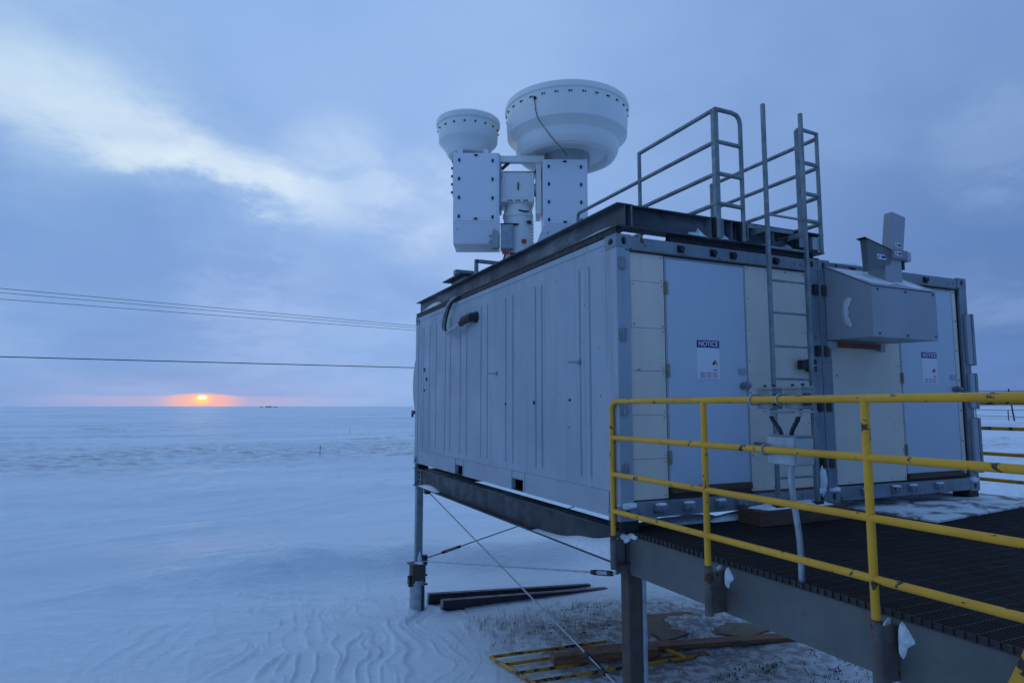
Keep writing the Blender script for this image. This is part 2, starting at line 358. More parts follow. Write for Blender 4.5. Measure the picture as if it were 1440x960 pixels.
def thing(name, label, cat, loc=(0,0,0), group=None, kind=None, rotz=0):
    o = bpy.data.objects.new(name, None); COL.objects.link(o); o.location = loc; o.rotation_euler = (0,0,rotz)
    o.empty_display_size = 0.2
    return tag(o, label, cat, group, kind)
def tag(o, label=None, cat=None, group=None, kind=None):
    if label: o['label'] = label
    if cat: o['category'] = cat
    if group: o['group'] = group
    if kind: o['kind'] = kind
    return o
def rebase(o, loc):                                 # move a single-mesh thing's origin to its base
    l = Vector(loc)
    for v in o.data.vertices: v.co -= l
    o.location = l; return o
def holed(mb, O, U, V, w, h, rx, ry, depth, cu=None, cv=None, seg=24):
    """plate with an oval hole: O corner, U,V unit axes, outward = UxV; recess goes inwards by depth. returns recess for a second mesh"""
    O, U, V = Vector(O), Vector(U), Vector(V); Nn = U.cross(V).normalized()
    cu = w/2 if cu is None else cu; cv = h/2 if cv is None else cv
    inner, outer = [], []
    for k in range(seg):
        t = 2*PI*(k+0.5)/seg; c, s_ = math.cos(t), math.sin(t)
        inner.append(O+U*(cu+rx*c)+V*(cv+ry*s_))
        k1 = min((w-cu)/c if c > 0 else cu/-c if c < 0 else 1e9, (h-cv)/s_ if s_ > 0 else cv/-s_ if s_ < 0 else 1e9)
        outer.append(O+U*(cu+k1*c)+V*(cv+k1*s_))
    vs = inner+outer+[p-Nn*depth for p in inner]
    fs = []
    for k in range(seg):
        j = (k+1) % seg; fs.append((k, j, seg+j, seg+k)); fs.append((k, 2*seg+k, 2*seg+j, j))
    cs = [O, O+U*w, O+U*w+V*h, O+V*h]
    # corner triangles
    for c_ in cs:
        best = sorted(range(seg), key=lambda k: (outer[k]-c_).length)[:2]
        vs.append(c_); fs.append((seg+best[0], seg+best[1], len(vs)-1))
    mb.add(vs, fs)
    return [p-Nn*depth*0.98 for p in inner]

# ------------------------------------------------------------------ ground: one snow sheet to the horizon
def vnoise(x, y, seed=0):
    xi = np.floor(x).astype(np.int64); yi = np.floor(y).astype(np.int64); fx = x-xi; fy = y-yi
    fx = fx*fx*fx*(fx*(fx*6-15)+10); fy = fy*fy*fy*(fy*(fy*6-15)+10)
    def hsh(a, b):
        n = (a*374761393 + b*668265263 + seed*982451653) & 0xffffffff
        n = ((n ^ (n >> 13))*1274126177) & 0xffffffff
        return ((n ^ (n >> 16)) & 0xffff)/65535.0
    a = hsh(xi, yi); b = hsh(xi+1, yi); c = hsh(xi, yi+1); d = hsh(xi+1, yi+1)
    return (a*(1-fx)+b*fx)*(1-fy)+(c*(1-fx)+d*fx)*fy
def fbm(x, y, seed=0, oct=4, gain=0.5):
    t = 0; a = 1; s = 0
    for i in range(oct):
        t = t+a*vnoise(x, y, seed+i*17); s += a; a *= gain; x = x*2.03+3.1; y = y*2.03+1.7
    return t/s
def sst(v, a, b):
    t = np.clip((v-a)/(b-a), 0, 1); return t*t*(3-2*t)
G0 = -2.33
def height(x, y):
    x = np.asarray(x, float); y = np.asarray(y, float)
    d = np.hypot(x-1, y-4)
    near = sst(d, 60, 15); 
    z = G0+0*x
    # wide gentle swells
    z = z+(fbm(x/38, y/17, 3, 4)-0.5)*1.0*sst(d, 14, 60)*sst(d, 4000, 800)
    z = z+(fbm(x/6.5+0.4*y/6.5, y/3.4, 5, 4)-0.5)*0.34*sst(d, 3.0, 11)*sst(d, 300, 60)
    # drift crest behind the legs and the scoured hollow
    cy = 8.6+0.9*(fbm(x/2.5, 0*x, 9, 3)-0.5)*2-0.12*x
    z = z+0.46*np.exp(-((y-cy)/(np.where(y > cy, 2.8, 0.62)))**2)*sst(x, -6.5, -1.0)*sst(x, 9, 5)
    # sastrugi: sharp ridges running with the wind, warped
    wx = x+0.75*(fbm(x/1.7, y/1.7, 21, 3)-0.5)*2; wy = y+0.6*(fbm(x/1.9, y/1.9, 31, 3)-0.5)*2
    th = R(-12); u = wx*math.cos(th)+wy*math.sin(th); v = -wx*math.sin(th)+wy*math.cos(th)
    rid = 1-np.abs(2*fbm(u*5.2, v*0.55, 41, 2, 0.45)-1); rid = np.clip(rid-0.70, 0, 1)/0.30
    m1 = np.exp(-(((x+1.1)/2.0)**2+((y-4.9)/2.5)**2))+0.35*np.exp(-(((x+4.0)/1.8)**2+((y-5.5)/2.2)**2))
    z = z+0.052*m1*rid**1.9*(0.35+1.1*fbm(x*0.9, y*0.9, 45, 2))
    u2 = wx*0.45+wy*0.9
    rid2 = 1-np.abs(2*fbm(u2*2.6+5, (wx*0.9-wy*0.45)*0.30, 51, 3, 0.45)-1); rid2 = np.clip(rid2-0.6, 0, 1)/0.4
    m2 = np.exp(-(((x+2.2)/4)**2+((y-8.7)/2.6)**2))
    z = z+0.06*m2*rid2**1.5
    # long crusty drifts across the open field
    su = x*0.92+y*0.38; sv = -x*0.38+y*0.92
    r3 = 1-np.abs(2*fbm(su*0.16+fbm(x*0.12, y*0.12, 81, 2)*2, sv*0.75, 83, 4, 0.55)-1); r3 = np.clip(r3-0.55, 0, 1)/0.45
    z = z+0.11*r3**1.4*sst(d, 8, 18)*sst(d, 260, 60)
    # fine wind texture everywhere close
    z = z+0.030*(fbm(u*1.6, v*0.5, 61, 4)-0.5)*near+0.05*(fbm(x*0.5+0.3*y, y*1.3-0.2*x, 63, 4)-0.5)*sst(d, 90, 25)*sst(d, 4, 9)
    z = z-0.05*np.exp(-(((x+1.1)/1.3)**2+((y-3.2)/2.0)**2))
    # tussocks under the deck
    mt = np.exp(-(((x-2.6)/2.0)**2+((y-3.2)/1.6)**2))
    z = z+0.05*mt*(fbm(x*3.2, y*3.2, 71, 3)-0.5)*2
    # mound against the deck and half over the plywood
    z = z+0.10*np.exp(-(((x-3.6)/0.45)**2+((y-3.45)/0.35)**2))
    return z
def build_ground():
    az = np.concatenate([np.arange(-22, 72, 0.125), np.arange(72, 338, 2.0)])
    az = np.radians(az); na = len(az)
    rr = [0.3, 1.0, 2.0]; r = 2.0
    while r < 30000:
        r += max(0.035, r*0.0055) if r < 24 else r*0.011 if r < 90 else r*0.04
        rr.append(r)
    rr = np.array(rr); nr = len(rr)
    cx, cy = cam.location.x, cam.location.y
    X = cx+rr[:, None]*np.sin(az)[None, :]; Y = cy+rr[:, None]*np.cos(az)[None, :]
    Z = height(X, Y)
    co = np.stack([X, Y, Z], -1).reshape(-1, 3)
    i = np.arange(nr-1)[:, None]; j = np.arange(na)[None, :]; j2 = (j+1) % na
    q = np.stack([i*na+j, i*na+j2, (i+1)*na+j2, (i+1)*na+j], -1).reshape(-1, 4)[:, ::-1]
    me = bpy.data.meshes.new('snow_ground')
    me.vertices.add(len(co)); me.vertices.foreach_set('co', co.astype(np.float32).ravel())
    me.loops.add(q.size); me.loops.foreach_set('vertex_index', q.astype(np.int32).ravel())
    me.polygons.add(len(q)); me.polygons.foreach_set('loop_start', np.arange(0, q.size, 4, dtype=np.int32)); me.polygons.foreach_set('loop_total', np.full(len(q), 4, np.int32))
    me.polygons.foreach_set('use_smooth', np.ones(len(q), bool))
    me.update(calc_edges=True); me.validate()
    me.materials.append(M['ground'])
    o = bpy.data.objects.new('snow_ground', me); COL.objects.link(o)
    o['kind'] = 'structure'
build_ground()

# ------------------------------------------------------------------ containers
W = 2.438; H = 2.438; LEN = 6.058
def casting(parent, x, y, z, sx, sy, faces, name='corner_casting'):
    """x,y,z = outer corner; sx,sy = direction into the container; block 0.162 x 0.178 x 0.118"""
    a, b, c, d = 0.162, 0.178, 0.118, 0.03
    mb = MB()
    x0, x1 = sorted((x, x+sx*a)); y0, y1 = sorted((y, y+sy*b)); z0, z1 = z, z+c
    xi0, xi1, yi0 = x0, x1, y0
    rec = MB()
    if 'F' in faces:
        p = holed(mb, (x0, y0, z0), (1,0,0), (0,0,1), x1-x0, c, 0.026, 0.037, d); rec.add(p, [tuple(range(len(p)))]); yi0 = y0+d
    if 'L' in faces:
        p = holed(mb, (x0, y1, z0), (0,-1,0), (0,0,1), y1-y0, c, 0.037, 0.030, d); rec.add(p, [tuple(range(len(p)))]); xi0 = x0+d
    # sides round the recess plates
    e = 0.0006
    mb.box(xi0+e if xi0 > x0 else x0, x1, yi0+e if yi0 > y0 else y0, y1, z0, z1)
    for zz in (z0, z1): mb.add([(x0,y0,zz),(x1,y0,zz),(x1,y0+d,zz),(x0,y0+d,zz)], [(0,1,2,3)]); mb.add([(x0,y0+d,zz),(x0+d,y0+d,zz),(x0+d,y1,zz),(x0,y1,zz)], [(0,1,2,3)])
    mb.add([(x1,y0,z0),(x1,y0+d,z0),(x1,y0+d,z1),(x1,y0,z1)], [(0,1,2,3)])
    if 'L' not in faces: mb.add([(x0,y0,z0),(x0,y0+d,z0),(x0,y0+d,z1),(x0,y0,z1)], [(0,1,2,3)])
    if 'F' not in faces: pass
    o = mb.build(name, 'frame', parent)
    if rec.v: rec.build('casting_hole', 'black', o)
    return o

def grooved_side(parent, x, sgn, grooves, name='side_wall'):
    mb = MB()
    ys = [0.162]; off = [0.0]
    d = 0.022
    for a, b in sorted(grooves):
        for e in (a, b):
            for y_, o_ in ((e-0.020, 0), (e-0.004, d), (e+0.004, d), (e+0.020, 0)): ys.append(y_); off.append(o_)
    ys.append(LEN-0.162); off.append(0)
    zs = [0.232, 0.30, 0.335, 2.205, 2.24, 2.375]; k = [0, 0, 1, 1, 0, 0]
    vs = []
    for zi, z in enumerate(zs):
        for y_, o_ in zip(ys, off): vs.append((x+sgn*(0.012+o_*k[zi]), y_, z))
    n = len(ys); fs = [(i*n+j, i*n+j+1, (i+1)*n+j+1, (i+1)*n+j) for i in range(len(zs)-1) for j in range(n-1)]
    mb.add(vs, fs)
    return mb.build(name, 'paint_side', parent)

def notice_sign(parent, x, z_top, w, h):
    y = 0.018
    o = MB().box(x, x+w, y-0.003, y, z_top-h, z_top).build('notice_sign', 'sticker', parent)
    MB().box(x, x+w, y-0.0045, y-0.0032, z_top-0.062, z_top+0.004).build('header_band', 'navy', o)
    cu = bpy.data.curves.new('notice_lettering', 'FONT'); cu.body = 'NOTICE'; cu.size = 0.062; cu.align_x = 'CENTER'; cu.align_y = 'CENTER'; cu.extrude = 0.0006; cu.offset = 0.0012
    t = bpy.data.objects.new('notice_lettering', cu); COL.objects.link(t)
    t.rotation_euler = (PI/2, 0, 0)
    dg = bpy.context.evaluated_depsgraph_get(); me = bpy.data.meshes.new_from_object(t.evaluated_get(dg)); bpy.data.objects.remove(t)
    l = bpy.data.objects.new('notice_lettering', me); COL.objects.link(l); me.materials.clear(); me.materials.append(M['sticker'])
    l.parent = o; l.rotation_euler = (PI/2, 0, 0); l.location = Vector((x+w/2, y-0.006, z_top-0.030))-absloc(o)
    # hazard diamond of four coloured squares
    cx, cz, r = x+w*0.79, z_top-h*0.60, 0.036
    y2 = y-0.0046
    for nm, (ox, oz), mt in (('diamond_red', (0, r/2), 'red'), ('diamond_blue', (-r/2, 0), 'navy'), ('diamond_yellow', (r/2, 0), 'signyellow')):
        q = r/2*0.94
        MB().prism([(cx+ox-q, cz+oz), (cx+ox, cz+oz-q), (cx+ox+q, cz+oz), (cx+ox, cz+oz+q)], 'y', y2, y2+0.0012).build(nm, mt, o)
    mb = MB(); mb.box(cx-0.022, cx+0.022, y2, y2+0.001, cz-0.062, cz-0.054); mb.build('caption_line', 'dark', o)
    for k, mt in enumerate(('navy', 'red', 'red')):
        mb = MB(); x0 = x+w*(0.13+0.27*k)
        for j in range(3):
            zz = z_top-h*(0.855+0.052*j); mb.box(x0, x0+w*0.21, y2, y2+0.001, zz, zz+0.006)
        mb.build('text_lines', mt, o)
    return o

def container(name, label, x0, cols, grooves, loc):
    t = thing(name, label, 'container', loc)
    x1 = x0+W
    # floor, roof, far end
    MB().box(x0+0.03, x1-0.03, 0.10, LEN-0.05, 0.14, 0.20).build('floor', 'frame', t)
    mb = MB().box(x0+0.05, x1-0.05, 0.05, LEN-0.05, H-0.05, H-0.03)
    mb.build('roof', 'paint', t)
    MB().box(x0+0.06, x1-0.06, LEN-0.06, LEN-0.02, 0.12, H-0.06).build('end_wall', 'paint_side', t)
    gr = grooved_side(t, x0, 1, grooves); grooved_side(t, x1, -1, grooves)
    # top and bottom side rails
    for xx, sg in ((x0, 1), (x1, -1)):
        mb = MB().box(xx+sg*0.004, xx+sg*0.064, 0.176, LEN-0.176, H-0.065, H-0.006); mb.build('top_rail', 'paint_side', t, 0.004)
        mb = MB(); p0, q0, p1, q1 = 1.86, 2.16, 3.74, 4.04
        for a, b in ((0.178, p0), (q0, p1), (q1, LEN-0.178)): mb.box(xx+sg*0.006, xx+sg*0.056, a, b, 0.020, 0.230)
        mb.box(xx+sg*0.007, xx+sg*0.05, p0, q0, 0.150, 0.229); mb.box(xx+sg*0.007, xx+sg*0.05, p1, q1, 0.150, 0.229)
        mb.build('bottom_rail', 'paint', t, 0.004)
        for a, b in ((p0, q0), (p1, q1)):
            f = MB().box(xx+sg*0.30, xx+sg*0.31, a, b, 0.022, 0.149).box(xx+sg*0.0515, xx+sg*0.2995, a, a+0.01, 0.022, 0.149).box(xx+sg*0.0515, xx+sg*0.2995, b-0.01, b, 0.022, 0.149).box(xx+sg*0.01, xx+sg*0.2995, a+0.0101, b-0.0101, 0.022, 0.030).box(xx+sg*0.0515, xx+sg*0.2995, a+0.0101, b-0.0101, 0.140, 0.149)
            f.build('fork_pocket', 'dark', t)
            for yy in (a-0.035, b): MB().box(xx+sg*0.0, xx+sg*0.012, yy, yy+0.035, 0.022, 0.235).build('pocket_rim', 'paint', t, 0.003)
    # corner posts
    for xx, sg in ((x0, 1), (x1, -1)):
        mb = MB(); mb.prism([(xx+sg*0.002, 0.0), (xx+sg*0.14, 0.0), (xx+sg*0.14, 0.035), (xx+sg*0.06, 0.035), (xx+sg*0.06, 0.160), (xx+sg*0.002, 0.160)][::sg], 'z', 0.118, H-0.118)
        mb.build('corner_post', 'paint_side' if (sg == 1 and x0 == 0) else 'frame', t, 0.006)
        MB().box(xx+sg*0.002, xx+sg*0.12, LEN-0.16, LEN-0.002, 0.118, H-0.118).build('corner_post', 'paint_side', t, 0.01)
        for zz in (0, H-0.118):
            casting(t, xx, 0, zz, sg, 1, 'FL' if sg == 1 else 'F')
            casting(t, xx, LEN-0.178, zz, sg, 1, 'L' if sg == 1 else '')
    # front header and sill
    MB().box(x0+0.163, x1-0.163, 0.006, 0.09, H-0.135, H-0.012).build('header', 'frame', t, 0.006)
    MB().box(x0+0.163, x1-0.163, 0.004, 0.09, 0.012, 0.150).build('sill', 'frame', t, 0.006)
    for kx in cols['knobs_top']:
        mb = MB().tube([(x0+kx, 0.006, H-0.072), (x0+kx, -0.030, H-0.072)], 0.026, 12).box(x0+kx-0.035, x0+kx+0.035, -0.006, 0.006, H-0.105, H-0.040)
        mb.build('lock_rod_keeper', 'dark', t)
    for kx in cols['knobs_bot']:
        mb = MB().box(x0+kx-0.055, x0+kx+0.055, -0.055, 0.004, 0.065, 0.115).tube([(x0+kx+0.01, -0.054, 0.085), (x0+kx+0.01, -0.068, 0.085)], 0.024, 12)
        o = mb.build('lock_rod_keeper', 'frame', t, 0.006)
        MB().blob((x0+kx, -0.022, 0.121), 0.055, 0.032, 0.014, int(kx*100), 0.15).build('snow_cap', 'snow', o)
    # infill panels and door
    z0, z1 = 0.155, 2.296
    for pn in cols['panels']:
        a, b, c, d_ = pn
        MB().box(x0+a, x0+b, 0.022, 0.040, c, d_).build('infill_panel', 'cream', t, 0.001)
    MB().box(x0+0.07, x0+W-0.07, 0.042, 0.075, 0.153, 2.30).build('backing', 'rustpost', t)
    scr = MB()
    for (a, b, c, d_) in cols['panels']:
        nx = max(1, int((b-a)/0.22)); nz = max(1, int((d_-c)/0.30))
        pts = [(a+0.025+(b-a-0.05)*i/nx, zz) for i in range(nx+1) for zz in (c+0.025, d_-0.025)]+[(xx, c+0.025+(d_-c-0.05)*i/nz) for i in range(1, nz) for xx in (a+0.025, b-0.025)]
        for px, pz in pts: scr.tube([(x0+px+random.uniform(-.006,.006), 0.0225, pz+random.uniform(-.01,.01)), (x0+px, 0.0195, pz)], 0.0055, 6)
    tag(scr.build('panel_screws', 'dark', t), kind='stuff')
    dl, dr, db, dt = cols['door']
    do = MB().box(x0+dl, x0+dr, 0.018, 0.041, db, dt).build('door', 'door', t, 0.003)
    fr = MB().box(x0+dl-0.018, x0+dl-0.003, 0.020, 0.045, db, dt+0.015).box(x0+dr+0.003, x0+dr+0.018, 0.020, 0.045, db, dt+0.015).box(x0+dl-0.003, x0+dr+0.003, 0.020, 0.045, dt+0.004, dt+0.016)
    fr.build('door_frame', 'paint', t)
    sgn = -1 if cols['hinge_left'] else 1
    for zz in (db+0.25, (db+dt)/2, dt-0.27):
        hx = x0+(dl-0.006 if cols['hinge_left'] else dr+0.006)
        MB().tube([(hx, 0.010, zz-0.06), (hx, 0.010, zz+0.06)], 0.010, 8).box(hx-0.026, hx+0.026, 0.0155, 0.0195, zz-0.055, zz+0.055).build('hinge', 'hingebrass', do)
    hx = x0+(dr-0.055 if cols['hinge_left'] else dl+0.055)
    hb = MB().tube([(hx, 0.018, 1.14), (hx, 0.010, 1.14)], 0.036, 16).tube([(hx, 0.010, 1.14), (hx, -0.05, 1.14)], 0.014, 10).lathe([(0.001, -0.03), (0.022, -0.024), (0.030, 0), (0.022, 0.024), (0.001, 0.03)], (hx, -0.055, 1.14), 16)
    hb.box(hx+0.042, hx+0.062, -0.004, 0.017, 1.10, 1.18)
    hb.build('door_knob', 'galv', do)
    if cols['hinge_left']: MB().box(x0+dr-0.105, x0+dr-0.015, 0.010, 0.017, 1.245, 1.305).build('latch_plate', 'radar_grey', do, 0.002)
    MB().box(x0+dl-0.0, x0+dr+0.0, -0.012, 0.040, db-0.052, db-0.006).build('door_sill', 'woodstep', t, 0.003)
    drip = MB().box(x0+0.09, x1-0.165, -0.002, 0.02, 2.297, 2.308); drip.build('header_seam', 'rustpost', t)
    red = MB().box(x0+dr+0.03 if cols['hinge_left'] else x0+0.15, x0+W-0.17 if cols['hinge_left'] else x0+dl-0.03, 0.003, 0.024, 0.150, 0.166); red.build('base_trim', 'orange', t)
    return t, do
M['hingebrass'] = metal_like('hinge_metal', C4(0.34,0.31,0.22), C4(0.20,0.17,0.12), 0.5, 0.4, 20, 0.6)

grA = [(0.464,0.640),(1.419,1.567),(2.144,2.343),(2.908,3.122),(3.636,3.886),(4.303,4.524),(4.962,5.287),(5.62,5.74)]
cA = dict(panels=[(0.085,0.513,2.0415,2.290),(0.085,0.157,1.6325,2.0385),(0.160,0.513,1.6325,2.0385),(0.085,0.513,1.258,1.6295),(0.085,0.513,0.878,1.255),(0.085,0.513,0.503,0.875),(0.085,0.513,0.162,0.500),
          (1.475,2.27,0.170,2.290)], door=(0.540,1.450,0.255,2.270), hinge_left=True,
          knobs_top=[0.696,1.075,1.316,1.86], knobs_bot=[0.40,0.70,1.06,1.30])
contA, doorA = container('shipping_container', 'nearer shipping container, its long ribbed grey side facing the snowfield', 0.0, cA, grA, (0,0,0))
notice_sign(doorA, 0.862, 1.545, 0.262, 0.345)
# a hinge line of the old doors up the near corner post
for zz in (2.18, 1.56, 0.93, 0.42):
    MB().tube([(0.055,-0.012,zz-0.055),(0.055,-0.012,zz+0.055)], 0.016, 10).box(0.02,0.085,-0.014,-0.001,zz-0.05,zz+0.05).build('old_hinge', 'galv', contA, 0.003)
# header snow, pins and little bosses on the long side
for y_, z_ in ((2.617,1.345),(0.66,1.362)):
    MB().tube([(0.012,y_,z_),(-0.085,y_+0.05,z_)], 0.007, 8).disc((0.012,y_,z_),(-1,0,0),0.025,0.012).build('pin', 'galv', contA)
for y_, z_, r_ in ((2.343,0.976,0.013),(1.602,0.988,0.018),(0.841,1.011,0.013),(5.568,1.538,0.035),(5.446,1.383,0.035),(5.554,1.204,0.022)):
    MB().disc((0.014,y_,z_),(-1,0,0),r_,0.012).build('boss', 'dark', contA)
# rounded cover on the far end wall and its bracket
mb = MB(); n = 10
prof = [(0.0+0.25*0, 0)]
poly = [(LEN-0.0, 0.86)]+[(LEN+0.16*math.sin(PI*k/n)**0.7 if 0 < k < n else LEN, 0.86+0.9*k/n) for k in range(n+1)]
mb.prism(poly[1:], 'x', 0.01, 0.6); mb.build('end_cover', 'paint', contA)
MB().box(-0.02,0.05,LEN+0.0,LEN+0.13,0.82,0.88).tube([(-0.02,LEN+0.06,0.83),(-0.02,LEN+0.06,0.77)],0.02,8).build('end_latch', 'dark', contA)

cB = dict(panels=[(0.10,1.215,0.170,2.290),(2.18,2.25,0.20,2.290)], door=(1.235,2.165,0.235,2.270), hinge_left=True,
          knobs_top=[0.5,1.1,1.7], knobs_bot=[0.52,0.98,1.25,1.69])
contB, doorB = container('shipping_container', 'farther shipping container right of the ladder, with the grey hood on its end', W+0.004, cB, grA, (W+0.004,0,0))
notice_sign(doorB, W+0.004+1.57, 1.545, 0.262, 0.345)
# old hinge blades sticking out on the far right corner post
xr = 2*W+0.004
for a, b in ((1.42,2.02),(0.92,1.33),(0.20,0.82)):
    MB().box(xr+0.001, xr+0.046, -0.035, 0.03, a, b).build('hinge_blade', 'frame', contB, 0.004)
    MB().box(xr-0.10, xr-0.012, -0.034, -0.001, a+0.01, b-0.01).build('hinge_blade', 'paint', contB, 0.004)
for zz in (2.12, 1.5, 0.95, 0.4):
    MB().tube([(W+0.07,-0.012,zz-0.055),(W+0.07,-0.012,zz+0.055)], 0.018, 10).box(W+0.03,W+0.10,-0.014,-0.001,zz-0.05,zz+0.05).build('old_hinge', 'rustpost', contB)
    MB().tube([(W-0.06,-0.012,zz-0.055),(W-0.06,-0.012,zz+0.055)], 0.018, 10).box(W-0.10,W-0.02,-0.014,-0.001,zz-0.05,zz+0.05).build('old_hinge', 'dark', contA)
# snow on the bottom castings
for xx, pr in ((0.10,contA),(W-0.09,contA),(W+0.09,contB),(2*W-0.08,contB)):
    MB().blob((xx,0.04,0.125),0.085,0.075,0.035,int(xx*10),0.2).build('snow_cap', 'snow', pr)
MB().blob((W-0.075,-0.006,0.24),0.045,0.03,0.15,4,0.2).build('snow_cap', 'snow', contA)

# black bearing pads under the containers
for i, (xx, yy, lb) in enumerate(((0.10,0.10,'black bearing pad under the near left corner of the nearer container'),(0.10,LEN-0.12,'black bearing pad under the far corner of the ribbed long side'),
        (2*W-0.10,0.10,'black bearing pad under the far right corner of the cream ends'),(W,0.10,'black bearing pad below the joint of the two containers'))):
    o = MB().box(xx-0.09,xx+0.09,yy-0.09,yy+0.09,-0.088,-0.001).build('bearing_pad', 'black', None, 0.004); rebase(o, (xx,yy,-0.088)); tag(o, lb, 'pad', 'bearing pads under the containers')

# ------------------------------------------------------------------ support frame under the containers
t = thing('support_frame', 'dark steel frame of beams and galvanised legs that holds the containers above the snow', 'frame', (0.08,6.0,-2.33))
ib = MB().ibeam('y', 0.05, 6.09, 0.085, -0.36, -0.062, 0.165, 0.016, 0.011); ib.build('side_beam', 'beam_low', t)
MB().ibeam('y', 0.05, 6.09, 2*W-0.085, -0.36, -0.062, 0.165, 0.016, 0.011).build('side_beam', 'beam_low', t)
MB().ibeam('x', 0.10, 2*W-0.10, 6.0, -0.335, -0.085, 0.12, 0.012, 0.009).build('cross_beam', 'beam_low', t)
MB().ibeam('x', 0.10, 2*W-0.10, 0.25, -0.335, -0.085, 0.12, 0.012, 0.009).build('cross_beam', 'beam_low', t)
MB().box(0.004,0.075,6.02,6.03,-0.34,-0.08).build('end_plate', 'galv_light', t)
bolts = MB()
for zz in (-0.14,-0.21,-0.28):
    bolts.disc((0.078,5.93,zz),(-1,0,0),0.016,0.018,8)
MB().box(0.062,0.079,5.86,5.99,-0.335,-0.085).build('splice_plate', 'galv', t)
for zz in (-0.14,-0.21,-0.28): MB().disc((0.062,5.93,zz),(-1,0,0),0.018,0.02,8).build('bolt', 'dark', t)
# legs
for xx in (0.075, 2*W-0.085):
    MB().box(xx-0.055,xx+0.055,5.925,6.035,-1.60,-0.361).build('leg', 'galv', t, 0.006)
for (bx, by) in ((0.075,5.98),(2*W-0.085,5.98)):
    cap = MB().box(bx-0.155,bx+0.115,by-0.14,by+0.14,-1.615,-1.600).box(bx-0.12,bx+0.10,by-0.10,by+0.10,-1.90,-1.616); cap.build('pile_cap', 'rustpost', t, 0.004)
    MB().tube([(bx-0.01,by,-1.86),(bx-0.01,by,-2.75)],0.122,28).build('pile', 'galv_light', t)
    br = MB().box(bx-0.16,bx-0.125,by-0.06,by+0.06,-1.93,-1.80).tube([(bx-0.18,by-0.05,-1.79),(bx+0.14,by-0.05,-1.79)],0.016,8).tube([(bx-0.18,by-0.07,-1.93),(bx+0.14,by-0.07,-1.93)],0.016,8)
    br.build('pile_clamp', 'dark', t)
    MB().box(bx+0.035,bx+0.06,by-0.137,by-0.122,-2.32,-1.93).build('pile_slot', 'black', t)
for yy, z0 in ((5.30,0),):
    MB().box(0.02,0.10,5.44,5.56,-0.43,-0.363).build('brace_lug', 'dark', t)
MB().box(0.12,0.19,5.84,5.93,-1.59,-1.46).build('brace_lug', 'dark', t)
MB().blob((0.10,5.90,-1.585),0.10,0.05,0.025,3,0.2).blob((0.08,5.915,-1.52),0.035,0.02,0.09,4,0.3).build('snow_cap', 'snow', t)
def rod(p, q, r, tb=None, mat='galv', name='brace_rod'):
    p, q = Vector(p), Vector(q)
    o = MB().tube([p, q], r, 8).build(name, mat, t)
    if tb is not None:
        d = (q-p).normalized(); c = p.lerp(q, tb); side = d.cross(Vector((0,0,1))).normalized(); upv = side.cross(d)
        mb = MB()
        for s_ in (-1, 1): mb.bar(c-d*0.13+upv*s_*0.018, c+d*0.13+upv*s_*0.018, 0.014, 0.010)
        mb.tube([c-d*0.17, c-d*0.11], 0.022, 8).tube([c+d*0.11, c+d*0.17], 0.022, 8)
        mb.build('turnbuckle', 'dark', o)
rod((0.10,5.50,-0.42),(0.10,0.18,-1.40),0.009,0.925,'galv_light')
rod((0.12,5.86,-1.55),(0.10,0.20,-0.47),0.008,0.955,'galv_light')
rod((0.15,5.88,-1.52),(2*W-0.12,5.88,-0.45),0.009,0.10,'dark')
rod((2.40,4.40,-0.10),(2.24,4.45,-0.50),0.009,None,'dark'); rod((2.40,4.42,-0.10),(2.60,4.45,-0.50),0.009,None,'dark')
# blown snow on the bottom flange near the deck
sn = MB(); ny = 24; prev = None; vs = []; fs = []
for k in range(ny+1):
    yy = 0.16+1.5*k/ny; hh = 0.135*math.exp(-((yy-0.16)/0.75)**2)*(1+0.12*math.sin(9*yy))+0.004; wv = 0.072
    vs += [(0.006, yy, -0.343), (0.012, yy, -0.343+hh*0.25), (0.045, yy, -0.343+hh*0.8), (0.078, yy, -0.343+hh*1.15)]
for k in range(ny):
    for j in range(3): fs.append((k*4+j, k*4+j+1, (k+1)*4+j+1, (k+1)*4+j))
sn.add(vs, fs, True).build('snow_drift', 'snow', t)
sn = MB(); vs = []; fs = []
for k in range(ny+1):
    yy = 4.9+1.0*k/ny; hh = 0.03*math.sin(PI*k/ny)+0.003
    vs += [(0.006, yy, -0.343), (0.02, yy, -0.343+hh*0.7), (0.078, yy, -0.343+hh*1.6)]
for k in range(ny):
    for j in range(2): fs.append((k*3+j, k*3+j+1, (k+1)*3+j+1, (k+1)*3+j))
sn.add(vs, fs, True).build('snow_drift', 'snow', t)

# near corner posts below the deck
o = MB().ibeam('z', 0,0,0,0,0,0.1) if False else None
p = thing('deck_post', 'rusty brown steel post under the left end of the deck', 'post', (0.19,0.14,-2.45))
MB().prism([(0.13,0.08),(0.245,0.08),(0.245,0.092),(0.193,0.092),(0.193,0.188),(0.245,0.188),(0.245,0.20),(0.13,0.20),(0.13,0.188),(0.182,0.188),(0.182,0.092),(0.13,0.092)], 'z', -2.45, -0.446).build('column', 'rustpost', p)
MB().box(0.10,0.275,0.05,0.23,-0.445,-0.430).build('cap_plate', 'rustpost', p)
MB().box(0.128,0.140,0.089,0.191,-2.45,-0.447).build('flange_face', 'rustpost', p)
o = MB().tube([(0.30,0.12,-2.45),(0.30,0.12,-0.36)],0.028,14).build('conduit_pipe', 'galv_light'); rebase(o,(0.30,0.12,-2.45)); tag(o,'straight galvanised conduit pipe rising beside the rusty deck post','pipe')

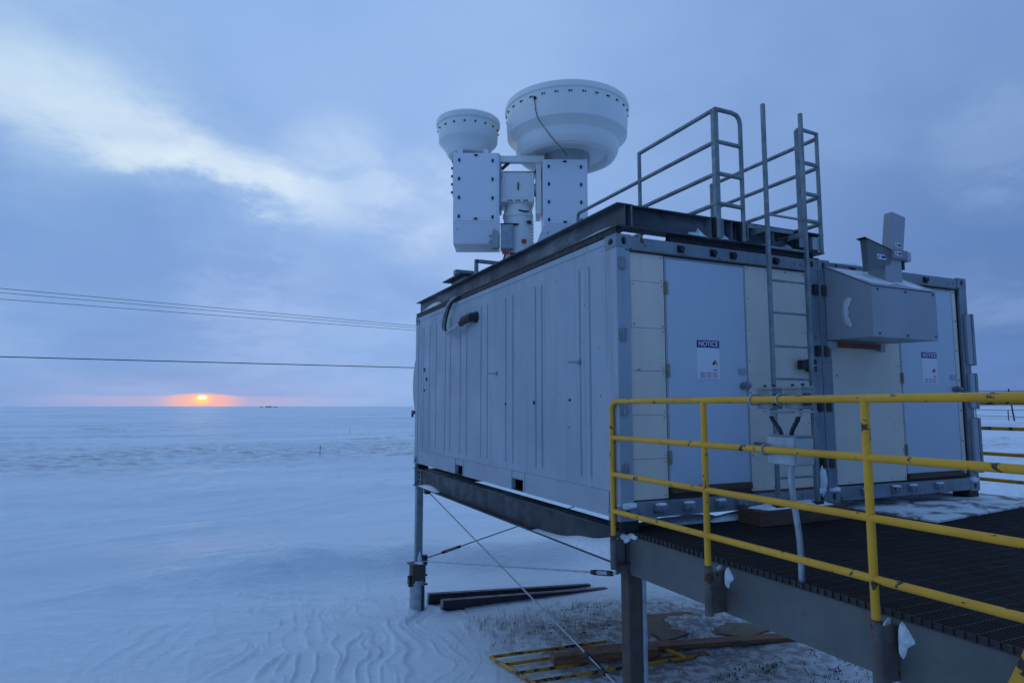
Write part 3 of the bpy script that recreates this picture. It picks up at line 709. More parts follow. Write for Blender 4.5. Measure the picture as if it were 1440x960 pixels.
# ------------------------------------------------------------------ deck
FX = 0.125; DY0, DY1 = -3.6, 0.30; DZ = -0.09
dk = thing('steel_deck', 'dark steel grating deck with a grey side channel in front of the containers', 'deck', (FX,-3.6,-2.33))
fa = MB().prism([(FX,-0.445),(FX+0.075,-0.445),(FX+0.075,-0.432),(FX+0.010,-0.432),(FX+0.010,-0.137),(FX+0.075,-0.137),(FX+0.075,-0.124),(FX,-0.124)], 'y', DY0, 0.20)
fa.build('side_channel', 'fascia', dk, 0.003)
MB().box(5.30,5.31,DY0,DY1,-0.42,-0.09).build('side_channel', 'fascia', dk)
for yy in (0.17,-1.0,-2.2,-3.5):
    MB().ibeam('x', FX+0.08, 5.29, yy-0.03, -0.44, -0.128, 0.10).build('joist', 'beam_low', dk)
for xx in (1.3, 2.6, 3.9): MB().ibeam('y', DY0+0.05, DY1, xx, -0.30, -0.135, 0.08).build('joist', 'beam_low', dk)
gm = MB(); x = FX-0.004
while x < 5.30:
    gm.box(x, x+0.005, DY0, DY1, DZ-0.032, DZ); x += 0.030
y = DY0
while y < DY1:
    gm.box(FX-0.004, 5.30, y, y+0.008, DZ-0.013, DZ-0.002); y += 0.1016
# edge banding teeth
y = DY0
while y < 0.2:
    gm.box(FX-0.012, FX-0.005, y, y+0.018, DZ-0.034, DZ+0.001); y += 0.0508
gm.build('grating', 'grating', dk)
MB().box(FX-0.013,FX-0.006,DY0,0.2,DZ-0.038,DZ-0.0345).build('edge_strip', 'rustpost', dk)
bl = MB()
for zz in (-0.20,-0.28,-0.36): MB().disc((FX,0.10,zz),(-1,0,0),0.014,0.012,8).build('bolt', 'frame', dk)
MB().blob((FX-0.02,0.10,-0.15),0.03,0.075,0.05,8,0.3).blob((FX+0.0,0.02,-0.125),0.03,0.10,0.02,9,0.3).build('snow_clump', 'snow', dk)
# thin swept snow on the deck under the container lip
def sheet(x0, x1, y0, y1, z, seed, th=0.018, nx=26, ny=14):
    mb = MB(); vs = []; rs = seed
    for i in range(nx+1):
        for j in range(ny+1):
            u, v = i/nx, j/ny
            ex = 1+0.25*(float(fbm(np.array([u*3.0+seed]), np.array([v*3.0]), seed)[0])-0.5)
            xx = (x0+x1)/2+(u-0.5)*(x1-x0)*ex; yy = (y0+y1)/2+(v-0.5)*(y1-y0)*ex
            e = min(u, 1-u)*4; f = min(v, 1-v)*4; k = min(1, e)*min(1, f)
            vs.append((xx, yy, z-0.02+0.02*min(1,k*6)+th*k*(0.5+float(fbm(np.array([xx*4]), np.array([yy*4]), seed)[0]))))
    fs = [(i*(ny+1)+j, (i+1)*(ny+1)+j, (i+1)*(ny+1)+j+1, i*(ny+1)+j+1) for i in range(nx) for j in range(ny)]
    return mb.add(vs, fs, True)
sheet(0.50,1.35,0.10,0.44,DZ+0.002,5,0.03).build('snow_patch', 'snow', dk)
sheet(1.0,2.4,0.02,0.16,DZ+0.03,6,0.05).build('snow_patch', 'snow', dk)
for i, (xx, yy) in enumerate(((1.35,-0.05),(2.6,-1.9),(3.6,-1.2))): MB().blob((xx,yy,DZ+0.002),0.012,0.012,0.006,i).build('snow_patch', 'snow', dk)

# snow covered plywood sheet on the deck
a = R(7)
pw = thing('plywood_sheet', 'weathered plywood sheet half covered with snow, lying on the deck below the farther door', 'sheet', (2.84,-0.80,DZ))
def rp(u, v, z): return (2.84+u*math.cos(a)-v*math.sin(a), -0.80+u*math.sin(a)+v*math.cos(a), z)
MB().hexa([rp(0,0,DZ+0.002), rp(2.42,0,DZ+0.002), rp(2.42,0.95,DZ+0.002), rp(0.13,1.15,DZ+0.002), rp(0,0,DZ+0.022), rp(2.42,0,DZ+0.022), rp(2.42,0.95,DZ+0.022), rp(0.13,1.15,DZ+0.022)]).build('board', 'mat', pw, 0.002)

# step timber and ladder seat
t_ = thing('timber_block', 'brown timber block with snow on top under the ladder feet', 'timber', (1.7,-0.19,DZ))
MB().box(1.24,2.30,-0.30,-0.03,DZ+0.001,DZ+0.135).build('timber', 'woodstep', t_, 0.006)
sheet(1.30,2.26,-0.29,-0.04,DZ+0.137,8,0.03).build('snow_cover', 'snow', t_)

# ------------------------------------------------------------------ yellow railing of the deck
yr = thing('deck_railing', 'tall yellow pipe railing with four rails along the near left edge of the deck', 'railing', (-0.02,-3.5,-0.45))
RX = -0.022; r_ = 0.0215; ZT = 0.991; rails = (0.081,0.384,0.688)
def arc(c, r, a0, a1, n=7):                        # in the y-z plane at x=RX
    return [(RX, c[0]+r*math.cos(a0+(a1-a0)*k/n), c[1]+r*math.sin(a0+(a1-a0)*k/n)) for k in range(n+1)]
py0 = 0.075; rb = 0.07
top = [(RX,py0,-0.12)]+arc((py0-rb, ZT-rb), rb, 0, PI/2)+[(RX,-1.0,ZT),(RX,-2.3,ZT),(RX,-3.55,ZT)]
MB().tube([top[0]]+top[1:], r_, 16).build('top_rail', 'yellow', yr)
for zz in rails: MB().tube([(RX,py0,zz),(RX,-3.5,zz)], r_*0.98, 16).build('rail', 'yellow', yr)
for yy in (-1.065,-2.29,-3.5):
    MB().tube([(RX,yy,-0.12),(RX,yy,ZT)], r_, 16).build('post', 'yellow', yr)
for i, yy in enumerate((py0,-1.065,-2.29,-3.5)):
    s_ = MB().tube([(RX,yy,-0.44 if i else -0.39),(RX,yy,-0.121)], 0.029, 18).build('post_socket', 'socket', yr)
    MB().tube([(RX,yy,-0.128),(RX,yy,-0.116)], 0.0235, 16).build('rust_ring', 'rustpost', s_)
    MB().box(RX+0.02,FX-0.001,yy-0.012,yy+0.012,-0.43,-0.16).build('socket_web', 'socket', s_)
# wind packed snow behind two sockets
def snow_fan(yy, sgn, sz, seed):
    rs = random.Random(seed)
    base = [(0.0,-0.125),(0.02,-0.135),(0.05,-0.19),(0.085,-0.25),(0.095,-0.275),(0.065,-0.29),(0.055,-0.31),(0.035,-0.325),(0.03,-0.36),(0.012,-0.40),(0.0,-0.43)]
    mid = [(yy+sgn*(0.026+u*sz+rs.uniform(-.003,.003)), -0.125+(v+0.125)*sz*0.85+rs.uniform(-.004,.004)) for u, v in base]
    c = (yy+sgn*0.03, -0.125-0.13*sz)
    vs = [(FX-0.001, a_, b_) for a_, b_ in mid]+[(FX-0.030, c[0]+(a_-c[0])*0.72, c[1]+(b_-c[1])*0.75) for a_, b_ in mid]+[(FX-0.048, c[0]+0.01*sgn, c[1])]
    n_ = len(mid); fs = [(k, (k+1)%n_, n_+(k+1)%n_, n_+k) for k in range(n_)]+[(n_+k, n_+(k+1)%n_, 2*n_) for k in range(n_)]
    MB().add(vs, fs, True).build('snow_wedge', 'snow', yr)
    sb = COL.objects[-1].modifiers.new('round', 'SUBSURF'); sb.levels = 2; sb.render_levels = 2
for a_ in ((-1.065,-1,0.62,1),(-2.29,-1,0.80,2),(-2.29,1,0.40,3),(-1.065,1,0.2,4)): snow_fan(*a_)

fr_ = thing('deck_railing', 'worn yellow railing at the far right side of the deck behind the farther container', 'railing', (5.33,0.2,-0.1))
MB().tube([(5.33,0.35,-0.1),(5.33,0.35,0.93),(5.33,0.29,0.985),(5.33,-3.3,0.985)], r_, 12).build('top_rail', 'yellow_worn', fr_)
for zz in (0.085,0.39,0.69): MB().tube([(5.33,0.35,zz),(5.33,-3.3,zz)], r_, 12).build('rail', 'yellow_worn', fr_)
for yy in (-1.3,-2.9): MB().tube([(5.33,yy,-0.1),(5.33,yy,0.985)], r_, 12).build('post', 'yellow_worn', fr_)

# stair stringer, just in the corner of the picture
st = thing('stair_stringer', 'yellow bolted stair stringer at the bottom right corner', 'stringer', (-0.10,-2.0,-2.33))
pA = Vector((-0.10,-3.12,0.02)); dS = Vector((0,-0.40+1.30,-2.0)).normalized()
MB().bar(pA-dS*0.0, pA+dS*2.5, 0.012, 0.19, (0,1,0.5)).build('stringer_plate', 'yellow_worn', st, 0.002)
for k in range(6): MB().disc(tuple(pA+dS*(0.12+0.14*k)+Vector((-0.006,0,0))), (-1,0,0), 0.014, 0.010, 8).build('bolt', 'galv', st)

# ------------------------------------------------------------------ electrical boxes on the railing
ex = 0.075
def outlet(y0, y1, lbl):
    o = thing('outlet_box', lbl, 'electrical box', (ex,(y0+y1)/2,0.93), 'outlet boxes clamped to the yellow top rail')
    MB().box(ex-0.045,ex+0.045,y1,y0,0.935,1.062).build('box', 'galv', o, 0.006)
    MB().box(ex-0.050,ex+0.050,y1-0.004,y0+0.004,1.050,1.070).build('lid', 'galv', o, 0.004)
    for yy in (y0-0.03, y1+0.03): MB().tube([(ex,yy,1.068),(ex,yy,1.085)],0.010,8).build('lid_screw', 'dark', o)
    MB().tube([(ex-0.02,y1-0.028,0.99),(ex-0.02,y1+0.004,0.99)],0.036,14).build('cover_cap', 'dark', o)
    # U-bolt round the rail
    yb = y0-0.015; pts = [(RX+0.03*math.cos(t)+0.0, yb, ZT+0.03*math.sin(t)) for t in [PI*0.5+PI*k/10 for k in range(11)]]
    pts = [(ex-0.046,yb,ZT+0.03)]+pts+[(ex-0.046,yb,ZT-0.03)]
    MB().tube(pts, 0.005, 8).build('u_bolt', 'galv_light', o)
    MB().tube([(ex,(y0+y1)/2,0.936),(ex,(y0+y1)/2,0.89)],0.022,12).build('conduit_fitting', 'galv_light', o)
    return o
outlet(-1.500,-1.630,'left outlet box clamped behind the yellow top rail, nearer the door')
outlet(-1.715,-1.850,'right outlet box clamped behind the yellow top rail, in front of the ladder')
o = MB().box(ex-0.02,ex+0.02,-1.90,-1.52,0.913,0.925).build('channel_bar', 'galv'); rebase(o,(ex,-1.71,0.913)); tag(o,'thin steel channel bar under the two outlet boxes','bracket')
jb = thing('junction_box', 'light grey junction box clamped to the second yellow rail', 'electrical box', (0.08,-1.70,0.58))
MB().box(0.02,0.17,-1.80,-1.585,0.600,0.770).build('box', 'radar_grey', jb, 0.010)
MB().box(0.012,0.0198,-1.795,-1.59,0.605,0.765).build('cover', 'galv_light', jb, 0.003)
MB().box(0.02,0.18,-1.81,-1.575,0.771,0.777).build('lid', 'galv', jb)
pts = [(RX+0.03*math.cos(t), -1.60, 0.688+0.03*math.sin(t)) for t in [PI*0.5+PI*k/10 for k in range(11)]]
MB().tube([(0.012,-1.60,0.718)]+pts+[(0.012,-1.60,0.658)], 0.006, 8).build('u_bolt', 'galv_light', jb)
for i, (ya, yb, lb) in enumerate(((-1.565,-1.645,'left flexible conduit from outlet box into the junction box'),(-1.782,-1.722,'right flexible conduit from outlet box into the junction box'))):
    pts = [(0.075+0.0*k, ya+(yb-ya)*(3*(k/10)**2-2*(k/10)**3), 0.905-0.128*k/10) for k in range(11)]
    rad = [0.0125+0.0018*(k % 2) for k in range(11)]
    o = MB().tube(pts, 0.0125, 12, radii=rad).build('flexible_conduit', 'dark'); rebase(o,(0.075,yb,0.777)); tag(o, lb, 'conduit', 'flexible conduits at the junction box')
pts = [Vector(p_) for p_ in [(0.09, -1.7, 0.6), (0.088, -1.69, 0.518), (0.095, -1.706, 0.339), (0.12, -1.707, 0.191), (0.145, -1.692, 0.041), (0.152, -1.682, -0.074), (0.153, -1.682, -0.14)]]
for _ in range(2): pts = [pts[0]]+[q_ for a_, b_ in zip(pts, pts[1:]) for q_ in (a_.lerp(b_, 0.25), a_.lerp(b_, 0.75))]+[pts[-1]]
o = MB().tube(pts, 0.0185, 14).build('conduit_pipe', 'galv_light'); rebase(o,(0.155,-1.757,-0.15)); tag(o,'bent galvanised conduit running down from the junction box past the deck edge','pipe')

# ------------------------------------------------------------------ beams on top of the nearer container
rf = thing('roof_frame', 'dark steel beam frame with patches of blown snow on top of the nearer container', 'frame', (0,0,H))
ZB, ZC = H+0.062, H+0.268
MB().ibeam('y', -0.02, LEN+0.01, 0.085, ZB, ZC, 0.165, 0.011, 0.008).build('side_beam', 'beam', rf)
MB().ibeam('y', 0.10, LEN+0.01, W-0.085, ZB, ZC, 0.165, 0.011, 0.008).build('side_beam', 'beam', rf)
MB().ibeam('x', 0.172, W+0.10, 0.065, ZB+0.001, ZC-0.001, 0.15, 0.011, 0.008).build('front_beam', 'beam', rf)
MB().ibeam('x', 0.172, W-0.09, LEN-0.08, ZB, ZC, 0.15, 0.011, 0.008).build('end_beam', 'beam', rf)
for yy in (1.3, 2.6, 3.6, 4.8): MB().ibeam('x', 0.095, W-0.095, yy, ZB+0.03, ZC-0.02, 0.12).build('cross_beam', 'beam', rf)
MB().box(0.0,0.05,0.0,LEN,H+0.002,H+0.020).box(W-0.05,W,0.1,LEN,H+0.002,H+0.02).build('bearing_flat', 'black', rf)
MB().box(0.012,0.06,0.02,LEN,H+0.0205,ZB-0.001).build('spacer', 'black', rf)
MB().box(0.6,W+0.06,0.03,0.10,H+0.002,H+0.022).box(0.6,W+0.0,0.05,0.09,H+0.0225,ZB-0.002).build('spacer', 'black', rf)
MB().box(0.150,0.158,-0.02,0.13,ZB+0.011,ZC-0.011).build('stiffener', 'galv', rf)
MB().box(0.1585,0.172,-0.008,0.13,ZB+0.011,ZC-0.011).build('end_plate', 'beam', rf)
for xx in (1.05,1.30,1.83,2.14,2.30): MB().box(xx,xx+0.008,-0.008,0.060,ZB+0.012,ZC-0.012).build('stiffener', 'galv', rf)
# deeper channel in front that carries the ladder opening
MB().box(1.43,2.12,-0.022,-0.012,ZC-0.055,ZC-0.015).build('lower_angle', 'galv', rf)
def wedge_snow(x0, x1, y, z, h, seed):
    sn = MB(); vs = []; n = 16; rs = random.Random(seed); ph = rs.uniform(0, 6)
    for k in range(n+1):
        u = k/n; xx = x0+(x1-x0)*u; hh = h*0.5*math.sin(PI*u)**0.6*(1+0.30*math.sin(11*u+ph)+0.15*math.sin(23*u))+0.002
        vs += [(xx, y, z), (xx, y+0.02, z+hh*0.5), (xx, y+0.064, z+hh)]
    fs = [(k*3+j, (k+1)*3+j, (k+1)*3+j+1, k*3+j+1) for k in range(n) for j in range(2)]
    return sn.add(vs, fs, True).build('snow_drift', 'snow', rf)
wedge_snow(0.82,1.04,-0.004,ZB+0.012,0.13,1); wedge_snow(1.14,1.29,-0.004,ZB+0.012,0.14,2); wedge_snow(1.60,1.82,-0.004,ZB+0.012,0.03,3); wedge_snow(2.0,2.13,-0.004,ZB+0.012,0.09,4)
def side_snow(y0, y1, h, seed):
    sn = MB(); vs = []; n = 20; ph = seed*1.7
    for k in range(n+1):
        u = k/n; yy = y0+(y1-y0)*u; hh = h*(math.sin(PI*u)**0.6)*(1-0.5*u)+0.002
        vs += [(0.008, yy, ZB+0.012), (0.035, yy, ZB+0.012+hh*0.45), (0.079, yy, ZB+0.012+hh)]
    fs = [(k*3+j, (k+1)*3+j, (k+1)*3+j+1, k*3+j+1) for k in range(n) for j in range(2)]
    sn.add(vs, fs, True).build('snow_drift', 'snow', rf)
side_snow(0.02,0.95,0.06,1); side_snow(4.9,5.95,0.12,2); side_snow(2.9,3.3,0.05,3)

# roof railings -------------------------------------------------------
def roof_rail(label, xs, x_long, tops, zt):
    o = thing('roof_railing', label, 'railing', (x_long,0,ZB))
    xa, xb = xs; yy = -0.052; r = 0.019
    return o
rl = thing('roof_railing', 'left grey railing on the container roof, between the radar and the ladder', 'railing', (1.10,-0.05,ZB))
yf = -0.055; r = 0.0215; zt = 3.745
MB().box(1.075,1.13,yf-0.008,yf+0.008,ZB+0.0,zt+0.01).build('post', 'galv', rl, 0.003)
MB().box(1.085,1.12,yf+0.009,yf+0.05,ZC+0.0,zt).build('post_leg', 'galv', rl, 0.003)
MB().tube([(1.10,yf,zt),(1.30,yf,zt),(1.36,yf,zt-0.012),(1.393,yf,zt-0.045),(1.405,yf,zt-0.10),(1.405,yf,ZB+0.0)], r, 12).build('post', 'galv', rl)
zr = [3.745,3.43,3.12,2.83]
for z in zr[1:]: MB().tube([(1.10,yf,z),(1.40,yf,z-0.005)], r*0.95, 10).build('short_rail', 'galv', rl)
MB().tube([(1.10,yf,zt),(1.10,1.15,zt)], r, 12).build('rail', 'galv', rl)
MB().tube([(1.10,1.15,zt+0.01),(1.10,1.15,ZC)], r, 12).build('post', 'galv', rl)
MB().tube([(1.10,yf,3.43),(1.10,2.46,3.43),(1.10,2.49,3.41),(1.10,2.49,2.7)], r, 12).build('rail', 'galv', rl)
for z, ye in ((3.12,2.45),(2.83,2.45)): MB().tube([(1.10,yf,z),(1.10,ye,z)], r, 12).build('rail', 'galv', rl)
for xx in (1.10,1.405):
    MB().box(xx-0.045,xx+0.03,-0.056,-0.010,ZB+0.014,ZC-0.018).build('post_bracket', 'dark', rl)
    MB().box(xx+0.0305,xx+0.040,-0.075,-0.010,ZB+0.010,ZC-0.02).build('post_bracket', 'frame', rl)
rr_ = thing('roof_railing', 'right grey galvanised railing on the container roof, beyond the ladder opening', 'railing', (2.43,-0.05,ZB))
MB().box(2.125,2.215,yf-0.006,yf+0.006,ZB+0.02,3.72).build('post', 'galv', rr_, 0.004)
MB().tube([(2.17,yf,3.72),(2.17,yf,3.735),(2.20,yf,3.75),(2.44,yf,3.74),(2.44,yf,ZB-0.02)], r, 12).build('post', 'galv', rr_)
for z in (3.40,3.08,2.80): MB().tube([(2.17,yf,z+0.005),(2.44,yf,z)], r*0.95, 10).build('short_rail', 'galv', rr_)
for z in (3.69,3.38,3.07,2.79): MB().tube([(2.44,yf,z),(2.44,1.50,z)], r, 12).build('rail', 'galv', rr_)
MB().tube([(2.44,1.50,3.70),(2.44,1.50,ZC)], r, 12).build('post', 'galv', rr_)
MB().box(2.32,2.425,-0.05,-0.01,ZB+0.02,ZC-0.06).build('post_bracket', 'galv_light', rr_)
MB().box(2.10,2.20,-0.045,-0.010,ZB+0.02,ZC-0.03).build('post_bracket', 'dark', rr_)
MB().tube([(1.46,-0.02,ZB+0.06),(1.62,-0.02,ZB+0.13)],0.012,8).tube([(1.86,-0.02,ZB+0.07),(2.10,-0.02,ZB+0.14)],0.014,8).build('clamp_rod', 'dark', rr_)

# ladder ---------------------------------------------------------------
ld = thing('ladder', 'grey galvanised ladder from the deck to the container roof, its stiles rising above the roof', 'ladder', (1.75,-0.24,0.05))
ly = -0.235; xl, xq = 1.520, 2.010
zb = 0.07
for xx, nm in ((xl,'stile'),(xq,'stile')): MB().bar((xx,ly,zb),(xx,ly,3.80), 0.034, 0.034, (0,1,0)).build(nm, 'galv', ld, 0.004)
z = 0.31; zs = [0.31]+[0.60,0.90,1.20,1.50,1.81,2.11,2.42,2.73]
for z in zs: MB().tube([(xl,ly,z),(xq,ly,z)], 0.011, 10).build('rung', 'galv', ld)
for xx in (xl,xq): MB().box(xx-0.05,xx+0.05,ly-0.03,ly+0.03,zb-0.022,zb+0.012).build('foot', 'dark', ld, 0.004)
for xx in (xl,xq): MB().bar((xx,ly+0.02,2.60),(xx,-0.02,2.60), 0.012, 0.05).build('standoff', 'galv', ld)
for xx in (xl,xq): MB().bar((xx,ly+0.02,0.60),(xx,0.02,0.60), 0.012, 0.04).build('standoff', 'galv', ld)
# small floodlight-like fitting beside the ladder
lf = thing('wall_fitting', 'small dark conduit fitting with a white knob right of the ladder at door handle height', 'fitting', (2.20,-0.02,1.38))
MB().box(2.09,2.17,-0.06,-0.002,1.31,1.40).box(2.20,2.31,-0.05,-0.002,1.29,1.41).build('body', 'dark', lf, 0.008)
MB().lathe([(0.001,-0.02),(0.018,-0.012),(0.02,0.0),(0.014,0.015),(0.001,0.02)], (2.085,-0.06,1.41), 14).build('knob', 'galv_light', lf)
MB().lathe([(0.012,0),(0.022,0),(0.022,0.01),(0.012,0.01)], (2.26,-0.055,1.345), 14).build('ring', 'galv_light', lf)

# ------------------------------------------------------------------ hood on the farther container
hx0, hx1, hy = 2.52, 3.475, -0.52
hd_ = thing('instrument_hood', 'large grey boxy hood with snowy sloping top, bolted to the farther container', 'hood', (3.0,0.0,1.6))
prof = [(-0.004,1.615),(hy,1.600),(hy,2.085),(-0.004,2.365)]
hb = MB().prism(prof, 'x', hx0, hx1); hb.build('shell', 'hood', hd_, 0.006)
tp = MB().hexa([(hx0-0.006,hy-0.008,2.090),(hx1+0.006,hy-0.008,2.090),(hx1+0.006,-0.006,2.369),(hx0-0.006,-0.006,2.369),(hx0-0.006,hy-0.008,2.098),(hx1+0.006,hy-0.008,2.098),(hx1+0.006,-0.006,2.377),(hx0-0.006,-0.006,2.377)])
tp.build('top_plate', 'hood', hd_)
# snow on the top
sv = []; nx, ny = 30, 14
for i in range(nx+1):
    for j in range(ny+1):
        u, v = i/nx, j/ny; x = hx0+0.02+(hx1-hx0-0.04)*u; y = hy+0.015+(-hy-0.03)*v
        base = 2.098+0.279*(y-hy+0.008)/(-hy); e = min(1, min(u,1-u)*7)*min(1, min(v,1-v)*5)
        nz = float(fbm(np.array([x*4]), np.array([y*5]), 13)[0]); sv.append((x, y, base+0.012*e*(0.2+nz*1.3)-0.004+(-0.012 if (nz < 0.30 and u > 0.5) else 0)))
MB().add(sv, [(i*(ny+1)+j, (i+1)*(ny+1)+j, (i+1)*(ny+1)+j+1, i*(ny+1)+j+1) for i in range(nx) for j in range(ny)], True).build('snow_cover', 'snow', hd_)
for xx, zz in ((2.60,1.635),(2.60,2.06),(3.0,2.06),(3.0,1.63),(3.42,2.06),(3.43,1.64)): MB().disc((xx,hy-0.001,zz),(0,-1,0),0.010,0.008,8).build('bolt', 'rustpost', hd_)
# crescent of snow stuck on the side
cr_ = MB(); pts = []; n = 14
out_ = [(-0.27+0.085*math.cos(t), 1.86+0.145*math.sin(t)) for t in [R(70)+R(215)*k/n for k in range(n+1)]]
inn = [(-0.295+0.055*math.cos(t)+0.0, 1.86+0.105*math.sin(t)+0.008*math.sin(5*t)) for t in [R(70)+R(215)*k/n for k in range(n+1)]]
# side is seen with y running to the left: keep the crescent open to the front
o2 = [(-0.27-(a_+0.27), b_) for a_, b_ in out_]; i2 = [(-0.27-(a_+0.27)*0.75-0.055+0.006*math.sin(b_*90), 1.86+(b_-1.86)*1.02) for a_, b_ in inn]
vs = [(hx0-0.0075, a_, b_) for a_, b_ in o2]+[(hx0-0.0075, a_, b_) for a_, b_ in i2]+[(hx0+0.001, a_, b_) for a_, b_ in o2]
m_ = n+1; fs = [(k, k+1, m_+k+1, m_+k) for k in range(n)]+[(k, k+1, 2*m_+k+1, 2*m_+k) for k in range(n)]
cr_.add(vs, fs, True).build('snow_crescent', 'snow', hd_)
MB().box(2.62,3.26,-0.05,-0.004,1.545,1.598).build('mount_board', 'orange', hd_, 0.003)
MB().box(3.262,3.335,-0.045,-0.004,1.520,1.60).build('mount_angle', 'hood', hd_, 0.003)
MB().box(2.50,2.615,-0.045,-0.004,1.53,1.60).build('mount_angle', 'hood', hd_, 0.003)

# microwave sensor on the hood
ms = thing('sky_sensor', 'grey instrument on top of the hood with a flared scoop and an upright flat panel', 'instrument', (3.06,-0.28,2.2))
px0, px1 = 2.965, 3.215
MB().box(px0,px1,-0.36,-0.16,2.19,2.46).build('pedestal', 'hood', ms, 0.006)
# flared scoop: back wall, side walls, open at top
sc = MB().hexa([(2.71,-0.36,2.27),(3.03,-0.37,2.37),(3.03,-0.30,2.37),(2.71,-0.30,2.27),(2.70,-0.37,2.60),(3.06,-0.38,2.50),(3.06,-0.29,2.50),(2.70,-0.29,2.60)])
sc.build('scoop', 'scoopgrey' if 'scoopgrey' in M else 'hood_dark', ms, 0.003) if False else sc.build('scoop', metal_like('dark_grey_paint', C4(0.13,0.145,0.165), C4(0.10,0.115,0.13), 0.5, 0, 3, 0.5), ms, 0.003)
MB().hexa([(2.66,-0.375,2.603),(3.07,-0.385,2.503),(3.07,-0.28,2.503),(2.66,-0.28,2.603),(2.66,-0.375,2.609),(3.07,-0.385,2.509),(3.07,-0.28,2.509),(2.66,-0.28,2.609)]).build('scoop_lip', 'dark', ms)
MB().tube([(2.93,-0.25,2.52),(2.93,-0.25,2.60)],0.018,10).build('stub', 'black', ms)
# upright panel, leaning a little
c_ = Vector((3.20,-0.30,2.70)); tilt = R(10)
pan = MB().box(-0.105,0.105,-0.045,0.045,-0.195,0.215)
for i, v in enumerate(pan.v):
    x, y, z = v; x2 = x*math.cos(tilt)+z*math.sin(tilt); z2 = -x*math.sin(tilt)+z*math.cos(tilt)
    pan.v[i] = (c_.x+x2, c_.y+y, c_.z+z2)
po = pan.build('panel', 'hood', ms, 0.004)
MB().box(3.03,3.26,-0.40,-0.20,2.425,2.52).build('panel_mount', metal_like('mid_grey_paint', C4(0.22,0.245,0.27), C4(0.18,0.20,0.22), 0.5, 0, 3, 0.5), ms, 0.004)
MB().box(3.27,3.345,-0.38,-0.25,2.42,2.52).build('blower', 'galv_light', ms, 0.008)
MB().box(3.262,3.29,-0.34,-0.28,2.34,2.42).build('blower_arm', 'dark', ms)
def sticker(parent, x, y, z, w, h):
    s_ = MB().box(x, x+w, y-0.002, y, z, z+h).build('sticker', 'sticker', parent)
    MB().box(x+w*0.45, x+w*0.95, y-0.003, y-0.0021, z+h*0.25, z+h*0.75).build('printed_bar', 'navy', s_)
    MB().prism([(x+w*0.06,z+h*0.15),(x+w*0.16,z+h*0.15),(x+w*0.30,z+h*0.85),(x+w*0.20,z+h*0.85)],'y',y-0.003,y-0.0021).build('printed_slash', 'dark', s_)
sticker(ms, 2.83, -0.372, 2.405, 0.13, 0.05); sticker(ms, 3.06, -0.4015, 2.455, 0.10, 0.045); sticker(ms, 3.15, -0.3465, 2.56, 0.09, 0.05)
dv = MB().lathe([(0.055,0),(0.058,0.03),(0.045,0.055),(0.02,0.068),(0.001,0.07)], (3.60,-0.02,2.30), 20)
# roof edge snow of the farther container
rn = MB(); sv = []; n = 40
for i in range(n+1):
    x = W+0.2+2.05*i/n; zz = H-0.012
    sv += [(x,0.006,zz-0.01),(x,0.02,zz+0.012+0.008*math.sin(9*x)),(x,0.10,zz+0.022),(x,0.16,zz-0.01)]
rn.add(sv, [(i*4+j,(i+1)*4+j,(i+1)*4+j+1,i*4+j+1) for i in range(n) for j in range(3)], True).build('roof_snow', 'snow', contB)

# ------------------------------------------------------------------ cable entry on the long side
cb = thing('cable_entry', 'black cable boot with looping silver conduits on the ribbed side wall', 'conduit', (0,3.5,2.1))
MB().tube([(0.02,3.28,2.115),(-0.05,3.32,2.115),(-0.075,3.50,2.105),(-0.07,3.66,2.07)],0.05,16,radii=[0.062,0.062,0.055,0.042]).build('boot', 'black', cb)
MB().tube([(0.015,3.28,2.115),(-0.012,3.28,2.115)],0.075,18).build('boot_flange', 'black', cb)
for k, (dx_, dy_, mt) in enumerate(((0.0,0.0,'black'),(-0.035,0.05,'galv_light'),(-0.012,0.09,'galv_light'))):
    pts = [(-0.075+dx_*0.4,3.60,2.085-0.01*k),(-0.09+dx_,3.86,2.03-0.02*k),(-0.10+dx_,4.08+dy_*0.5,1.995-0.02*k),(-0.10+dx_,4.22+dy_,2.03),(-0.09+dx_,4.26+dy_,2.12),(-0.07+dx_,4.20+dy_,2.30),(-0.05+dx_,4.08+dy_,2.42),(-0.03+dx_*0.5,3.98+dy_,2.475),(0.02,3.90+dy_,2.49)]
    # smooth it
    P_ = [Vector(p) for p in pts]
    for _ in range(2):
        Q = [P_[0]]
        for i in range(len(P_)-1): Q += [P_[i].lerp(P_[i+1],0.25), P_[i].lerp(P_[i+1],0.75)]
        Q.append(P_[-1]); P_ = Q
    MB().tube(P_, 0.017, 10).build('conduit', mt, cb)

# ------------------------------------------------------------------ scanning radar
RO = Vector((1.053,4.431,0.0))
rd = thing('scanning_radar', 'white twin dish scanning radar on a pedestal above the container roof', 'radar', (RO.x,RO.y,2.70), rotz=-YAW)
def L(mb): 
    mb.v = [(v[0],v[1],v[2]-2.70) for v in mb.v]; return mb
def rb_(mb, name, mat, parent=rd, bevel=0.0): return L(mb).build(name, mat, parent, bevel, world=False)
